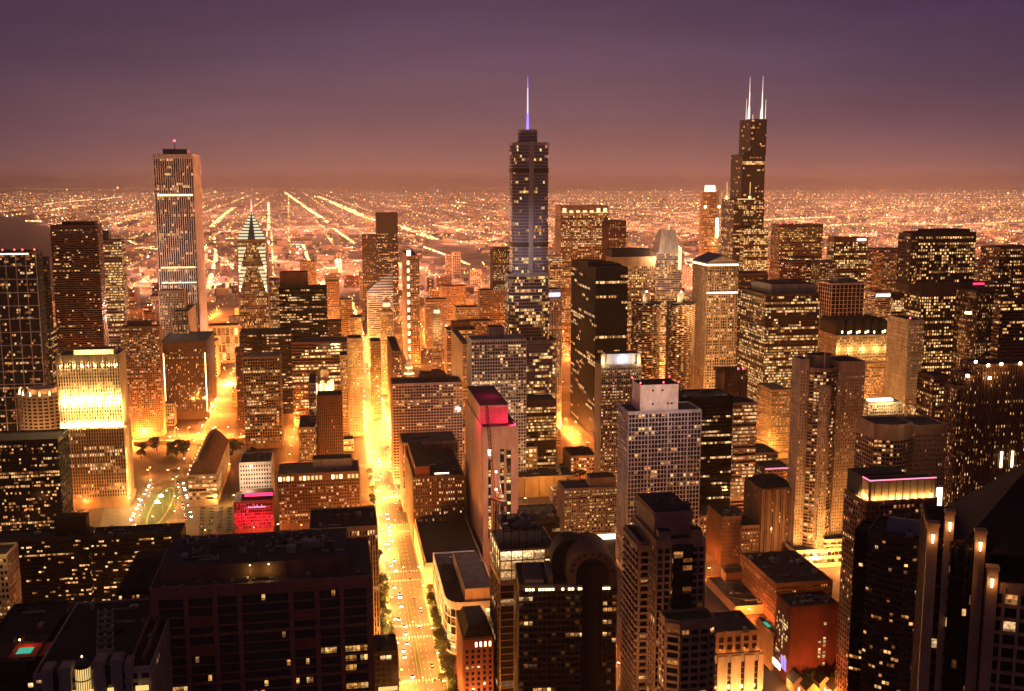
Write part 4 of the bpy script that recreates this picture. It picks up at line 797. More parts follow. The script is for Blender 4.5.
for x_ in (-W / 2 + 1.6, W / 2 - 2): b.pbox('corner_post', x_ - 1.6, x_ + 1.6, -D / 2 + .5, -D / 2 + 3.5, b.Z + .2, b.fz(354), 'cream'); light((b.c[0] + b.e[0] * x_ - b.s[0] * (D / 2 + 4), b.c[1] + b.e[1] * x_ - b.s[1] * (D / 2 + 4), b.Z + 4), 5e3, (1, .84, .5))
b.lamp(-3, 7, -D / 2 + 3.3, -D / 2 + 3.7, b.Z + 4, b.Z + 7, 'signblue', 'crown_lamp'); light((b.c[0] + 2 - b.s[0] * (D / 2 + 1), b.c[1] - b.s[1] * (D / 2 + 1), b.Z + 5), 4e3, (.6, .7, 1))
b = T('apartment_tower', 'white-gridded slab with bright speckled windows and a blue-grey roof', (468.5, 471.5, 526), 341, 1000, 'pale', 'grid', lit=.33, run=.1, fh=3.7, bw=3.9, pf=.22, sf=.30, near=True, pal='pale', gain=1.0, dep=30, roof='slate', pent=((489, 504, 327, 'grey', .2, .7),), glass='glassbrown')
light((b.c[0] - 20, b.c[1] - 45, 60), 1.0e5, (1, .62, .42))

# white square-windowed tower with blank white penthouse
b = T('apartment_tower', 'white-framed tower with square windows and a blank white penthouse with red corner lamps', (618.5, 628.5, 701), 413, 780, 'palegrey', 'grid', lit=.06, run=.3, fh=3.9, bw=4.0, pf=.2, sf=.22, near=True, dep=26, gain=1.0, roof='roof', glass='glass', pal='warm', side='L', every=6)
x0, x1, ya, yb, zq = b.pent(640, 678, 384.5, 'white', .06, .85)
for x_, y_ in ((x0, ya), (x1, ya), (x0, yb), (x1, yb), (x0 * .4 + x1 * .6, ya)): b.beacon(x_, y_, zq + 1.2, .6)
for f, h_ in ((.3, .8), (.3, .3), (.55, .8), (.7, .3), (.8, .3)): b.lamp(x0 + (x1 - x0) * f, x0 + (x1 - x0) * f + 1.6, ya - .25, ya - .15, b.Z + (zq - b.Z) * h_ - 1, b.Z + (zq - b.Z) * h_ + .4, 'roof', 'vent')
light((b.c[0] - 6 - b.s[0] * 60, b.c[1] - b.s[1] * 60, b.Z + 10), 6e4, (1, .66, .56), 3)
b = T('office_block', 'dark striped office block with a black roof and few bright floor lines', (678, 679.5, 733), 399, 900, 'black', 'bands', lit=.16, run=.92, fh=3.9, near=True, dep=34, roof='roofdark', top=6, pal='pale', units=5)
T('office_block', 'rosy lit office block adjoining the dark striped block', (733, 734, 757), 404, 925, 'pink', 'bands', lit=.6, run=.85, pal='pale', gain=.9, dep=30, roof='roofdark', fh=3.9)
T('office_tower', 'brown blank-walled tower topped by red lamps behind the striped block', (716, 725, 747), 372, 1010, 'brown', 'vert', lit=.05, pf=.6, dep=26, beacons=(739, 744), roof='roofdark', pent=((717, 735, 368, 'brown', .1, .5),))
b = T('office_block', 'narrow block glowing orange with hundreds of tiny windows behind the twin-winged tower', (757, 772, 790.5), 391, 1130, 'tan', 'fine', lit=.6, run=.1, pal='amber', gain=.8, fh=3.1, bw=2.4, dep=44)
light((b.c[0] - 16, b.c[1] - 36, 12), 1.6e5, (1, .5, .10))
T('office_block', 'low orange-lit roof block at the feet of the narrow orange block', (734, 737, 778), 455, 1000, 'tan', 'bands', lit=.3, dep=36, roof='roofdark', units=3, pal='amber')
b = T('office_block', 'small block with a pink roof line beside the twin-winged tower', (762, 765, 790), 469, 930, 'tan', 'grid', lit=.3, dep=24); b.lamp(-b.W / 2, b.W / 2, -b.D / 2 - .8, -b.D / 2 - .5, b.Z - .2, b.Z + .5, 'pinkstrip')

# twin-winged apartment tower with rounded glazed bay
b = Bld('apartment_tower', 'cream twin-winged tower with a rounded glass bay and a roof flagpole', (791, 797, 860), 359, 815, dep=30, cat='apartment tower', near=True)
b.D = max(26, b.D); W, D = b.W, b.D; X = lambda px: b.fx(px); kw = dict(lit=.20, run=.15, fh=3.1, bw=3.0, pf=.55, sf=.5, gain=.9, glass='glassbrown', top=8, bot=12)
b.tier(b.rect(X(797), X(805), -D / 2, -D / 2 + 15), 0, b.Z, 'cream', 'fine', **kw)
b.tier(b.rect(X(834), X(860), -D / 2 - 1, D / 2), 0, b.fz(363), 'cream', 'fine', **kw)
xc, hw = (X(804.5) + X(833.5)) / 2, (X(833.5) - X(804.5)) / 2
arc = [(xc + hw * .98 * math.cos(a), -D / 2 + 3 + 9 * math.sin(a)) for a in [math.pi + math.pi * k / 8 for k in range(9)]]
b.tier(arc + [(xc + hw * .98, D / 2 - 3), (xc - hw * .98, D / 2 - 3)], 0, b.fz(368), 'tan', 'balc', **{**kw, 'pf': .1, 'sf': .34, 'sd': .5, 'bw': 4, 'lit': .28, 'top': 2})
arc2 = [(xc + hw * .45 * math.cos(a), -D / 2 + 0 + 10 * math.sin(a)) for a in [math.pi + math.pi * k / 6 for k in range(7)]]
b.tier(arc2 + [(xc + hw * .45, -D / 2 + 2.5), (xc - hw * .45, -D / 2 + 2.5)], 0, b.fz(385), 'cream', 'fine', **{**kw, 'lit': .35, 'top': 3})
m_ = MB(); m_.prism([(xc + hw * .8 * math.cos(a), -D / 2 + 8 + 7 * math.sin(a)) for a in [2 * math.pi * k / 16 for k in range(16)]], b.fz(368), b.fz(355), 'tan', topmat='roofdark'); b.part('penthouse', m_)
m_ = MB(); m_.bar((xc, -D / 2 - 2, b.fz(380)), (xc, -D / 2 - 2, b.fz(344)), .35, 'marble'); b.part('flagpole', m_)
b.tier(b.rect(-W / 2 - 4, W / 2 + 4, -D / 2 - 12, D / 2 + 2), 0, 14, 'cream', 'bands', lit=.9, pal='gold', gain=1.5, fh=5, bot=1)
light((b.c[0] - 20, b.c[1] - 46, 14), 9e4); light((b.c[0] + 6, b.c[1] - 44, 20), 6e4)
b = T('office_block', 'low lit rooftop block with blazing white terrace lights behind the twin-winged tower', (858, 868, 905), 404, 985, 'cream', 'grid', lit=.7, pal='gold', gain=1.3, dep=36, roof='rooflight'); b.lamp(-b.W / 2 + 6, b.W / 2 - 8, -b.D / 2 + 8, -b.D / 2 + 14, b.Z + .5, b.Z + 2.2, 'crown', 'terrace_light'); light((b.c[0], b.c[1] - 20, b.Z + 6), 4e4, (1, .8, .4))
T('office_block', 'cream low block with lit rows just below the blazing roof terrace', (856, 858, 882), 426, 900, 'cream', 'bands', lit=.7, pal='gold', gain=1.2, dep=24)
# mall
b = Bld('shopping_centre', 'low brightly lit department store with glowing ribbon windows at a busy corner', (794, 824, 862), 541, 800, 'L', dep=46, cat='store', near=True)
b.tier(b.rect(), 0, b.Z, 'cream', 'bands', lit=.55, run=.9, pal='gold', gain=1.1, fh=4.6, top=1, bot=1); b.tier(b.rect(-b.W / 2 + 4, b.W / 2 - 2, -b.D / 2 + 22, b.D / 2 - 4), b.Z, b.Z + 9, 'cream', 'bands', lit=.95, pal='pale', gain=1.3, fh=6, bot=1)
b.units(4)
for k in range(4): light((b.c[0] - b.e[0] * (b.W / 2 + 8) + b.s[0] * (k * 14 - 30), b.c[1] - b.e[1] * (b.W / 2 + 8) + b.s[1] * (k * 14 - 30), 9), 5e4, (1, .58, .18))
# brick pair
b = T('apartment_tower', 'brown brick block with light stone edging, hipped dark roof and strips of narrow windows', (745, 761.5, 797), 490, 810, 'brown', 'vert', lit=.14, run=.2, bw=3.2, pf=.5, fh=3.5, near=True, dep=40, roof='roofdark', units=4, glass='glassbrown', every=3)
m_ = MB(); m_.prism(b.rect(-b.W / 2 + 1.5, b.W / 2 - 1.5, -b.D / 2 + 2, b.D / 2 - 2), b.Z + .4, b.Z + 6, 'roofdark', top=b.rect(-b.W / 2 + 9, b.W / 2 - 9, -b.D / 2 + 12, b.D / 2 - 10)); b.part('hipped_roof', m_)
light((b.c[0] + b.e[0] * (b.W / 2 + 9) - b.s[0] * 22, b.c[1] + b.e[1] * (b.W / 2 + 9) - b.s[1] * 22, 12), 1.2e5, (1, .6, .18))
b = T('apartment_tower', 'square dark brick block with one side full of lit square windows', (708, 722, 741), 518, 805, 'brown', 'fine', lit=.05, near=True, dep=30, units=3, roof='roofdark', pf=.6, fh=3.6)
b = T('apartment_tower', 'lower brick wing with orderly lit square windows beside the dark brick block', (741, 741.5, 759), 527, 803, 'brown', 'grid', lit=.55, run=.1, near=True, dep=24, fh=3.8, bw=4, pf=.4, sf=.45, gain=.6, roof='roofdark')
b = Bld('parking_garage', 'broad low flat-roofed garage with a round ramp marked on its roof', (707, 735.5, 781), 608, 705, 'L', dep=58, cat='garage', near=True)
b.tier(b.rect(), 0, b.Z, 'tan', 'grid', lit=.05, bw=5, fh=3.6, roofmat='roof'); m_ = MB()
m_.cone((0, 0), 17, 17, b.Z + .13, b.Z + .9, 'roof', 36); m_.cone((0, 0), 8, 8, b.Z + .9, b.Z + 1.6, 'roofdark', 30); b.part('ramp', m_)
b.pbox('penthouse', -6, 10, b.D / 2 - 10, b.D / 2 - 1, b.Z + .2, b.Z + 7, 'brown', 'roofdark'); b.units(6)
b = T('office_block', 'flat dark-roofed wing with small sheds behind the red brick tower', (772, 776, 832), 585, 690, 'brown', 'fine', lit=.1, near=True, dep=60, units=12, roof='roofdark')
b = T('office_block', 'low orange-lit building with a turquoise rooftop pool', (757, 772, 779), 634, 620, 'tan', 'vert', lit=.06, pf=.6, near=True, side='L', dep=34, roof='brown')
m_ = MB(); m_.box(-b.W * .34, b.W * .30, -2, b.D / 2 - 6, b.Z + .125, b.Z + .3, 'pool'); b.part('pool', m_)
b = T('hotel', 'plain dark red brick tower with a lit side wall and blue and gold shop lights', (777, 791, 839), 609, 600, 'maroon', 'fine', lit=.0, near=True, dep=34, roof='roofdark', units=8, pf=.97, sf=.5, bw=4, parapet=1.4)
W, D = b.W, b.D
for k in range(15):
    for c in (.12, .22):
        if R.random() < .45:
            o = bpy.data.objects.new('window', PANE); COL.objects.link(o); o.parent = b.root; o.location = (W * c, -D / 2 - .62, 8 + k * (b.Z - 14) / 15); o.scale = (1.6, 1, 1.8); g = R.uniform(.04, .14); o.color = (g, g * .66, g * .28, 1)
for k in range(14):
    for c in range(8):
        if R.random() < .4:
            o = bpy.data.objects.new('window', PANE); COL.objects.link(o); o.parent = b.root; o.location = (-W / 2 - .62, -D / 2 + 3 + c * (D - 6) / 7, 12 + k * (b.Z - 18) / 14); o.rotation_euler = (0, 0, -math.pi / 2); o.scale = (1.5, 1, 1.8); g = R.uniform(.04, .12); o.color = (g, g * .66, g * .28, 1)
for k, mt in enumerate(('blueneon', 'blueneon', 'strip', 'lampwhite', 'strip')): b.lamp(-W / 2 - .9, -W / 2 - .7, -D / 2 + 2 + k * 4, -D / 2 + 5 + k * 4, 5 + (3 if k < 2 else 0), 9 + (7 if k < 2 else 0), mt, 'shop_light')
light((b.c[0] - b.e[0] * (W / 2 + 6) - b.s[0] * 14, b.c[1] - b.e[1] * (W / 2 + 6) - b.s[1] * 14, 7), 9e3); light((b.c[0] - b.s[0] * (D / 2 + 28), b.c[1] - b.s[1] * (D / 2 + 28), 26), 3e3, (1, .2, .08))
# beige block with floodlit base
b = Bld('office_block', 'pale stone block with a recessed arcaded top and orange floodlit pillared walls', (707, 709, 763), 657.5, 580, dep=34, cat='office block', near=True)
W, D = b.W, b.D; zt = b.fz(636)
b.tier(b.rect(), 0, b.Z, 'cream', 'vert', lit=.02, bw=7.5, pf=.72, sf=.05, pd=.8, top=4, glass='glassbrown'); b.tier(b.rect(-W / 2 + 1, W / 2 - 1.5, -D / 2 + 4, D / 2 - 1), b.Z, zt, 'tan', 'grid', lit=.05, bw=5, fh=6, pf=.4, sf=.3, top=2, bot=.6, roofmat='roofdark')
b.units(3, zt)
for k in range(5):
    x_ = W * (k / 4 - .5) * .9; light((b.c[0] + b.e[0] * x_ - b.s[0] * (D / 2 + 9), b.c[1] + b.e[1] * x_ - b.s[1] * (D / 2 + 9), b.Z - 24), 1.1e4, (1, .50, .16))
    light((b.c[0] + b.e[0] * x_ - b.s[0] * (D / 2 - 1.8), b.c[1] + b.e[1] * x_ - b.s[1] * (D / 2 - 1.8), b.Z + 1.2), 500, (1, .34, .06), .3)

# low blocks along the avenue
b = T('department_store', 'big blank-walled store with a broad flat dark roof at the avenue edge', (414.5, 426, 483), 566, 748, 'cream', 'vert', lit=.0, pf=.97, sf=0, bw=12, near=True, dep=54, roof='roofdark', parapet=2.2, bot=0, top=3, cat='store', units=2)
for k in range(5): b.lamp(-b.W / 2 - .7, -b.W / 2 - .4, -b.D / 2 + 4 + k * 10, -b.D / 2 + 10 + k * 10, 4, b.Z - 6, 'strip' if k % 2 else 'lit_cream', 'shop_window') if False else b.lamp(-b.W / 2 - .7, -b.W / 2 - .4, -b.D / 2 + 4 + k * 10, -b.D / 2 + 10 + k * 10, 4, 9, 'strip', 'shop_window')
b = T('store', 'grey-roofed store block tucked between the big store and the curved glass store', (447, 455, 493), 589, 690, 'cream', 'vert', lit=0, pf=.97, sf=0, bw=9, near=True, dep=26, roof='roof', units=4)
b = Bld('store', 'low store with a curved glowing glass corner at the avenue', (433, 447, 493), 605, 640, 'L', dep=50, cat='store', near=True)
W, D = b.W, b.D; z_ = b.fz(608)
pl = [(-W / 2 + 9, -D / 2), (W / 2, -D / 2), (W / 2, D / 2), (-W / 2, D / 2), (-W / 2, -D / 2 + 12)] + [(-W / 2 + 9 - 9 * math.cos(a), -D / 2 + 12 - 12 * math.sin(a)) for a in (.4, .8, 1.2)]
b.tier(pl, 0, b.Z, 'pale', 'curtain', lit=.9, run=.9, pal='gold', gain=1.2, fh=6, bw=5, top=4, bot=1, roofmat='roof'); b.pbox('penthouse', -W / 2 + 12, W / 2 - 1, -D / 2 + 2, D / 2 - 24, b.Z + .2, b.Z + 9, 'cream', 'roof'); b.units(5)
b = T('shop_building', 'small old brick building with a dark mansard roof and arched top windows', (457, 464, 493), 640, 560, 'brick', 'fine', lit=.04, near=True, dep=26, roof='roofdark', bw=4, pf=.5, top=6, cat='shop')
m_ = MB(); m_.prism(b.rect(-b.W / 2 - .5, b.W / 2 + .5, -b.D / 2 - .5, b.D / 2 + .5), b.Z + .3, b.Z + 7, 'roofdark', top=b.rect(-b.W / 2 + 3, b.W / 2 - 3, -b.D / 2 + 3, b.D / 2 - 3)); b.part('mansard_roof', m_)
for k in range(4): b.lamp(-b.W * .12 + k * 2.6, -b.W * .12 + k * 2.6 + 1.1, -b.D / 2 - .6, -b.D / 2 - .4, b.Z - 4.4, b.Z - 1.6, 'strip', 'arched_window')
light((b.c[0] - 2 - b.s[0] * 26, b.c[1] - b.s[1] * 26, 14), 9e3)

# ------------------------------------------------------------------ foreground
# half-built block with open lit floors
b = Bld('construction_site', 'half-built tower with open brightly lit top floors and a steel deck on its roof', (490.5, 500, 556), 551, 560, dep=34, cat='building', near=True)
W, D = b.W, b.D; S_ = dict(fh=4.0, bw=7.5, pf=.07, sf=.1, mul=0, lit=.16, run=.6, pal='pale', gain=.9, top=.5, bot=2, glass='glassbrown')
zq = b.fz(583); b.tier(b.rect(), 0, zq, 'tan', 'frame', parapet=0, **S_)
b.tier(b.rect(), zq, b.Z, 'tan', 'frame', parapet=.6, **{**S_, 'lit': 4, 'run': .6, 'gain': 1.5, 'fh': 5.5, 'bw': 6.5})
x0, x1 = b.fx(504), b.fx(543); zd = b.Z + 10; m_ = MB(); m_.box(x0, x1, -D / 2 + 2, D / 2 - 4, zd, zd + .8, 'roof'); b.part('steel_deck', m_)
for k in range(6):
    m_ = MB(); f = k / 5; m_.bar((x0 + (x1 - x0) * f, -D / 2 + 2.3, b.Z), (x0 + (x1 - x0) * f, -D / 2 + 2.3, zd + 3), .28, 'dark'); b.part('deck_post', m_); m_ = MB(); m_.bar((x0 + (x1 - x0) * f, D / 2 - 4.3, b.Z), (x0 + (x1 - x0) * f, D / 2 - 4.3, zd + 3), .28, 'dark'); b.part('deck_post', m_)
m_ = MB()
for k in range(12): m_.bar((x0 + (x1 - x0) * k / 11, -D / 2 + 2, zd + .8), (x0 + (x1 - x0) * k / 11, -D / 2 + 2, zd + 2), .1, 'dark')
m_.bar((x0, -D / 2 + 2, zd + 2), (x1, -D / 2 + 2, zd + 2), .12, 'dark'); b.part('guard_rail', m_)
b.units(10, zd + .8, x0, x1, -D / 2 + 3, D / 2 - 5); CON = b
# tower crane
cx_, cy_ = gp(503, 640, 0); cx_, cy_ = (496 - 512) / FPX * 640, 618
r_ = tag(empty('tower_crane', (cx_, cy_, 0), PHI + .5), 'rust-red lattice tower crane with a steep raised jib beside the pink-topped slab', 'crane')
zm = zat(cy_, 500); m_ = MB()
for sx in (-1, 1):
    for sy in (-1, 1): m_.bar((sx * 1.1, sy * 1.1, 0), (sx * 1.1, sy * 1.1, zm), .22, 'redsteel')
k = 0; z_ = 0
while z_ < zm - 2.4:
    for sx, sy, tx, ty in ((-1, -1, 1, -1), (1, -1, 1, 1), (1, 1, -1, 1), (-1, 1, -1, -1)): m_.bar((sx * 1.1, sy * 1.1, z_), (tx * 1.1, ty * 1.1, z_ + 2.4), .1, 'redsteel'); m_.bar((sx * 1.1, sy * 1.1, z_), (tx * 1.1, ty * 1.1, z_), .1, 'redsteel')
    z_ += 2.4
m_.build('mast', r_)
m_ = MB(); m_.box(-2.2, 2.2, -2.2, 2.2, zm, zm + 1.4, 'redsteel'); m_.box(-2.0, 2.0, -7.5, -2.3, zm + .4, zm + 1.2, 'redsteel'); m_.build('slewing_platform', r_)
m_ = MB(); m_.box(1.0, 3.0, -1.2, 1.4, zm + 1.5, zm + 4.2, 'cream'); m_.box(1.3, 2.7, 1.42, 1.5, zm + 2.3, zm + 3.8, 'glass'); m_.build('cab', r_)
m_ = MB(); m_.box(-1.8, 1.8, -9, -6.2, zm - 1.6, zm + 1.4, 'grey'); m_.build('counterweight', r_)
tip = Vector((2, 12, zat(cy_, 408))); base = Vector((0, 1.5, zm + 1.6)); m_ = MB(); n_ = 22
for i in range(n_):
    p, q = base.lerp(tip, i / n_), base.lerp(tip, (i + 1) / n_)
    for dx, dy in ((-.8, 0), (.8, 0), (0, -1.3)): m_.bar(p + Vector((dx, dy, 0)), q + Vector((dx, dy, 0)), .16, 'redsteel')
    m_.bar(p + Vector((-.8, 0, 0)), q + Vector((0, -1.3, 0)), .09, 'redsteel'); m_.bar(p + Vector((.8, 0, 0)), q + Vector((0, -1.3, 0)), .09, 'redsteel'); m_.bar(p + Vector((-.8, 0, 0)), q + Vector((.8, 0, 0)), .09, 'redsteel')
m_.build('jib', r_); m_ = MB(); m_.bar((0, -5, zm + 8), tip, .09, 'steel'); m_.bar((0, -5, zm + 8), (0, -8, zm + 1), .12, 'steel'); m_.bar((0, -1, zm + 1), (0, -5, zm + 8), .2, 'redsteel'); m_.build('stay', r_)
for z_ in (zm + 6, zm + 17): m_ = MB(); m_.cone((.4, .4, 0)[:2], .55, .4, z_, z_ + .9, 'lampwhite', 8); m_.build('work_lamp', r_)
light((cx_ + 2, cy_ - 5, zm + 10), 1.4e4, (1, .5, .3), .5)

# arch-topped dark tower
b = Bld('hotel', 'dark glass tower crowned by a great round brick arch', (517, 519, 617), 587, 482, dep=30, cat='hotel', near=True, phi=rad(3))
W, D = b.W, b.D
b.tier(b.rect(), 0, b.Z, 'bronze', 'curtain', lit=.15, run=.72, fh=3.3, bw=2.6, pal='warm', gain=1.0, top=2, pf=.16, sf=.35, roofmat='roofdark', dim=.1)
b.lamp(-W / 2 + 2, W / 2 - 1, -D / 2 - .9, -D / 2 - .6, b.Z - 2.4, b.Z - 2.2, 'dark', 'ledge')
for k in range(26):
    if R.random() < .72: b.lamp(-W / 2 + 3 + k * (W - 6) / 26, -W / 2 + 3 + k * (W - 6) / 26 + 1.1, -D / 2 - .8, -D / 2 - .62, b.Z - 1.8, b.Z - .7, 'strip', 'top_window')
xa = b.fx(592); ra = W * .25; zc = b.fz(574)
def arch(name, r0, r1, y0, y1, mat, face=None):
    m_ = MB(); n_ = 24; A = [math.pi * k / n_ for k in range(n_ + 1)]
    P = lambda r, y: [(xa + r, y, b.Z + .2)] + [(xa + r * math.cos(a), y, zc + r * math.sin(a)) for a in A] + [(xa - r, y, b.Z + .2)]
    o0, o1 = P(r1, y0), P(r1, y1); n2 = len(o0)
    if r0 <= 0: m_.add(o0 + o1, [(i, i + 1, i + 1 + n2, i + n2) for i in range(n2 - 1)] + [tuple(range(n2 - 1, -1, -1)), tuple(range(n2, 2 * n2))], mat)
    else:
        i0, i1 = P(r0, y0), P(r0, y1); m_.add(o0 + o1 + i0 + i1, [f for i in range(n2 - 1) for f in ((i, i + 1, i + 1 + n2, i + n2), (i, 2 * n2 + i, 2 * n2 + i + 1, i + 1), (2 * n2 + i, 3 * n2 + i, 3 * n2 + i + 1, 2 * n2 + i + 1))], mat)
    b.part(name, m_)
arch('arch_glazing', 0, ra * .66, -D / 2 - .2, D / 2 - 6, 'glass'); arch('arch', ra * .66, ra, -D / 2 - .9, D / 2 - 4, 'brown')
for k in range(9):
    a = math.pi * (k + .5) / 9; m_ = MB(); x_, z_ = xa + ra * .84 * math.cos(a), zc + ra * .84 * math.sin(a); m_.box(x_ - .6, x_ + .6, -D / 2 - 1.1, -D / 2 - .92, z_ - .6, z_ + .6, 'glass'); b.part('arch_window', m_)
m_ = MB(); m_.box(xa - ra * .42, xa + ra * .42, -D / 2 - 1.6, -D / 2 - .4, 0, b.Z + ra * .9, 'glass'); b.part('glass_shaft', m_)
xb = b.fx(556); m_ = MB(); rb = ra * .82
xv = b.fx(575); q0 = [(xv + rb * math.cos(math.pi * k / 20), D * .05, zc + 1.5 + rb * math.sin(math.pi * k / 20)) for k in range(21)]; q0 = [(xv + rb, D * .05, b.Z + .2)] + q0 + [(xv - rb, D * .05, b.Z + .2)]; q1 = [(x_, D / 2 - .6, z_) for x_, _, z_ in q0]
m_.add(q0 + q1, [(i, i + 1, i + 24, i + 23) for i in range(22)] + [tuple(range(22, -1, -1)), tuple(range(23, 46))], 'dark'); b.part('barrel_vault', m_)
b.pbox('penthouse', -W / 2 + 3, -W / 2 + 12, -D / 2 + 4, D / 2 - 4, b.Z + .2, b.Z + 2, 'grey', 'roof')
m_ = MB(); m_.box(-W / 2 + 14, -W / 2 + 16.5, -D / 2 + 3, D / 2 - 6, b.Z + .2, b.Z + 4.2, 'rooflight'); b.part('roof_duct', m_)
b.beacon(xa, -D / 2 + 2, zc - ra * .35, .3, 'lampwhite')
light((b.c[0] - 22, b.c[1] - 30, b.Z + 18), 5e3, (1, .5, .3), 2)

# stepped balcony tower
b = Bld('apartment_tower', 'stepped beige tower of stacked balconies with a tall blocky crown and a planted terrace', (633, 657, 705), 543, 405, 'L', dep=32, cat='apartment tower', near=True)
W, D = b.W, b.D; kw = dict(lit=.12, run=.2, fh=3.2, bw=4.6, gain=.7, glass='glass', pal='amber', top=2.5, pf=.26, sf=.30)
b.tier(b.rect(), 0, b.Z, 'tan', 'grid', **{**kw, 'bw': 3.4})
b.tier(b.rect(-W * .18, W * .22, -D / 2 - 1.6, -D / 2 - .8), 0, b.Z - 1, 'glassblue', 'curtain', parapet=0, **{**kw, 'lit': .16, 'pf': .06, 'sf': .1})
b.tier(b.rect(-W / 2 - 4, -W / 2 - .1, -D / 2 + 10, D / 2 - 2), 0, b.Z - 4, 'tan', 'balc', **{**kw, 'bw': 5})
zc = b.fz(512, -D / 2 + 6); zn = b.fz(531)
b.pbox('crown', -W / 2 + 1, W / 2 - 3, -D / 2 + 7, D / 2 - 1, b.Z + .2, zc, 'tan', 'roof'); m_ = MB(); m_.box(-W / 2 + .6, W / 2 - 2.6, -D / 2 + 6.6, D / 2 - .6, zc - 2.4, zc - 1.2, 'tan'); b.part('cornice', m_)
for x0, x1 in ((-W / 2 + 1, -W * .2), (W * .24, W / 2 - 1)): b.pbox('turret', x0, x1, -D / 2 + .6, -D / 2 + 5, b.Z + .2, zn, 'tan', 'roofdark')
for k in range(5): b.pbox('rooftop_unit', -W / 2 + 3 + k * 3, -W / 2 + 5 + k * 3, -D / 2 + 10 + (k % 2) * 8, -D / 2 + 13 + (k % 2) * 8, zc + .1, zc + R.uniform(1, 2.4), R.choice(('roof', 'rooflight')))
zf = b.fz(622, -D / 2 - 12); x0, x1 = b.fx(660), b.fx(707)
b.tier([(x0, -D / 2 - 10), (x0 + 5, -D / 2 - 13), (x1 - 3, -D / 2 - 13), (x1, -D / 2 - 11), (x1, -D / 2 - 2.2), (x0, -D / 2 - 2.2)], 0, zf, 'tan', 'balc', roofmat='lawn', **{**kw, 'lit': .24, 'bw': 5, 'fh': 3.4, 'sd': .9})
light((b.c[0] - 26, b.c[1] - 34, zf - 20), 2.2e4, (1, .42, .16), 3)
BT = b

# big brick-gridded block
b = Bld('hospital_block', 'huge dark red granite block with big grouped windows and rooftop machinery', (150.5, 371.5, 377), 578, 445, dep=52, cat='office block', near=True)
W, D = b.W, b.D; X = lambda px: b.fx(px); zr = b.Z
b.glz.prism(b.rect(), 0, zr - .02, 'glassblue'); p, t_, n_ = (-W / 2, -D / 2), (1, 0), (0, -1)
cols = [150.5, 158, 183, 188, 212, 217, 236.5, 241.5, 288, 293, 314, 319, 339, 343.5, 366, 371.5]
spans = [(cols[i], cols[i + 1]) for i in range(0, len(cols), 2)]           # stone piers between window groups
for a0, a1 in spans:
    m_ = MB(); m_.obox((0, -D / 2), t_, n_, max(-W / 2, X(a0)), min(W / 2, X(a1)), .003, 1.0, 0, zr + 1, 'granite'); b.part('pier', m_)
zb0 = zr - 4
floors = [zb0 - k * 4.4 for k in range(24) if zb0 - k * 4.4 > 5]
bays = [(cols[i + 1], cols[i + 2]) for i in range(0, len(cols) - 2, 2)]
for j, zt_ in enumerate(floors):
    m_ = MB(); hh = 1.3 if j in (0, 4, 9) else .55; m_.obox((0, -D / 2), t_, n_, -W / 2 + .1, W / 2 - .1, .004, .72, zt_ - (0 if j else 0), zt_ + hh, 'granite'); b.part('spandrel', m_)
    for k, (a0, a1) in enumerate(bays):
        if j in (2, 5) and k in (1, 4): m_ = MB(); m_.obox((0, -D / 2), t_, n_, X(a0), X(a1), .005, .5, zt_ - 3.6, zt_ - .1, 'brick'); b.part('panel', m_)
mb = MB()
for a0, a1 in bays:
    n2 = max(3, round((X(a1) - X(a0)) / 1.6))
    for q in range(1, n2): x_ = X(a0) + (X(a1) - X(a0)) * q / n2; mb.obox((0, -D / 2), t_, n_, x_ - .06, x_ + .06, .006, .14, 0, zr - 4, 'bronze')
    for zt_ in floors: mb.obox((0, -D / 2), t_, n_, X(a0) + .02, X(a1) - .02, .0065, .12, zt_ - 2.3, zt_ - 2.18, 'bronze')
b.part('mullions', mb)
LIT = {(2, 4): (.6, 1.1), (2, 9): (.55, .9), (1, 4): (.3, .5)}
for j, zt_ in enumerate(floors):
    for k, (a0, a1) in enumerate(bays):
        n2 = max(3, round((X(a1) - X(a0)) / 1.6)); pr = .03 if j in (1, 2, 3) else .07
        blk = R.random() < (.02 if j < 5 else .14)
        for q in range(n2):
            if R.random() < (.75 if blk else pr * .3):
                xa_, xb_ = X(a0) + (X(a1) - X(a0)) * q / n2 + .08, X(a0) + (X(a1) - X(a0)) * (q + 1) / n2 - .08; g = min(1.1, R.lognormvariate(-.6, .6))
                o = bpy.data.objects.new('window', PANE); COL.objects.link(o); o.parent = b.root; o.location = ((xa_ + xb_) / 2, -D / 2 - .1, zt_ - 1.7); o.scale = (xb_ - xa_, 1, 2.6); c = R.choice(PAL['amber']); o.color = (c[0] * g / 10, c[1] * g / 10, c[2] * g / 10, 1)
m_ = MB(); m_.obox((0, -D / 2), t_, n_, -W / 2, W / 2, .002, 1.2, zr - 2.4, zr + 1.4, 'granite'); b.part('cornice', m_)
b.facade((W / 2, -D / 2), (W / 2, D / 2), 0, zr, 'granite', {**BASE, 'lit': .05, 'bw': 6, 'fh': 4.4, 'pf': .3, 'sf': .3, 'top': 4})
b.wall.obox((W / 2, D / 2), (-1, 0), (0, 1), 0, W, .003, .6, 0, zr + 1, 'granite'); b.wall.obox((-W / 2, D / 2), (0, -1), (-1, 0), 0, D, .003, .6, 0, zr + 1, 'granite')
b.roof.prism(b.rect(-W / 2 + .05, W / 2 - .05, -D / 2 + .05, D / 2 - .05), zr, zr + .2, 'roof')
zs = zr + 7; b.pbox('plant_room', -W / 2 + 3, W / 2 - 10, -D / 2 + 9, D / 2 - 2, zr + .2, zs, 'brown', 'roof')
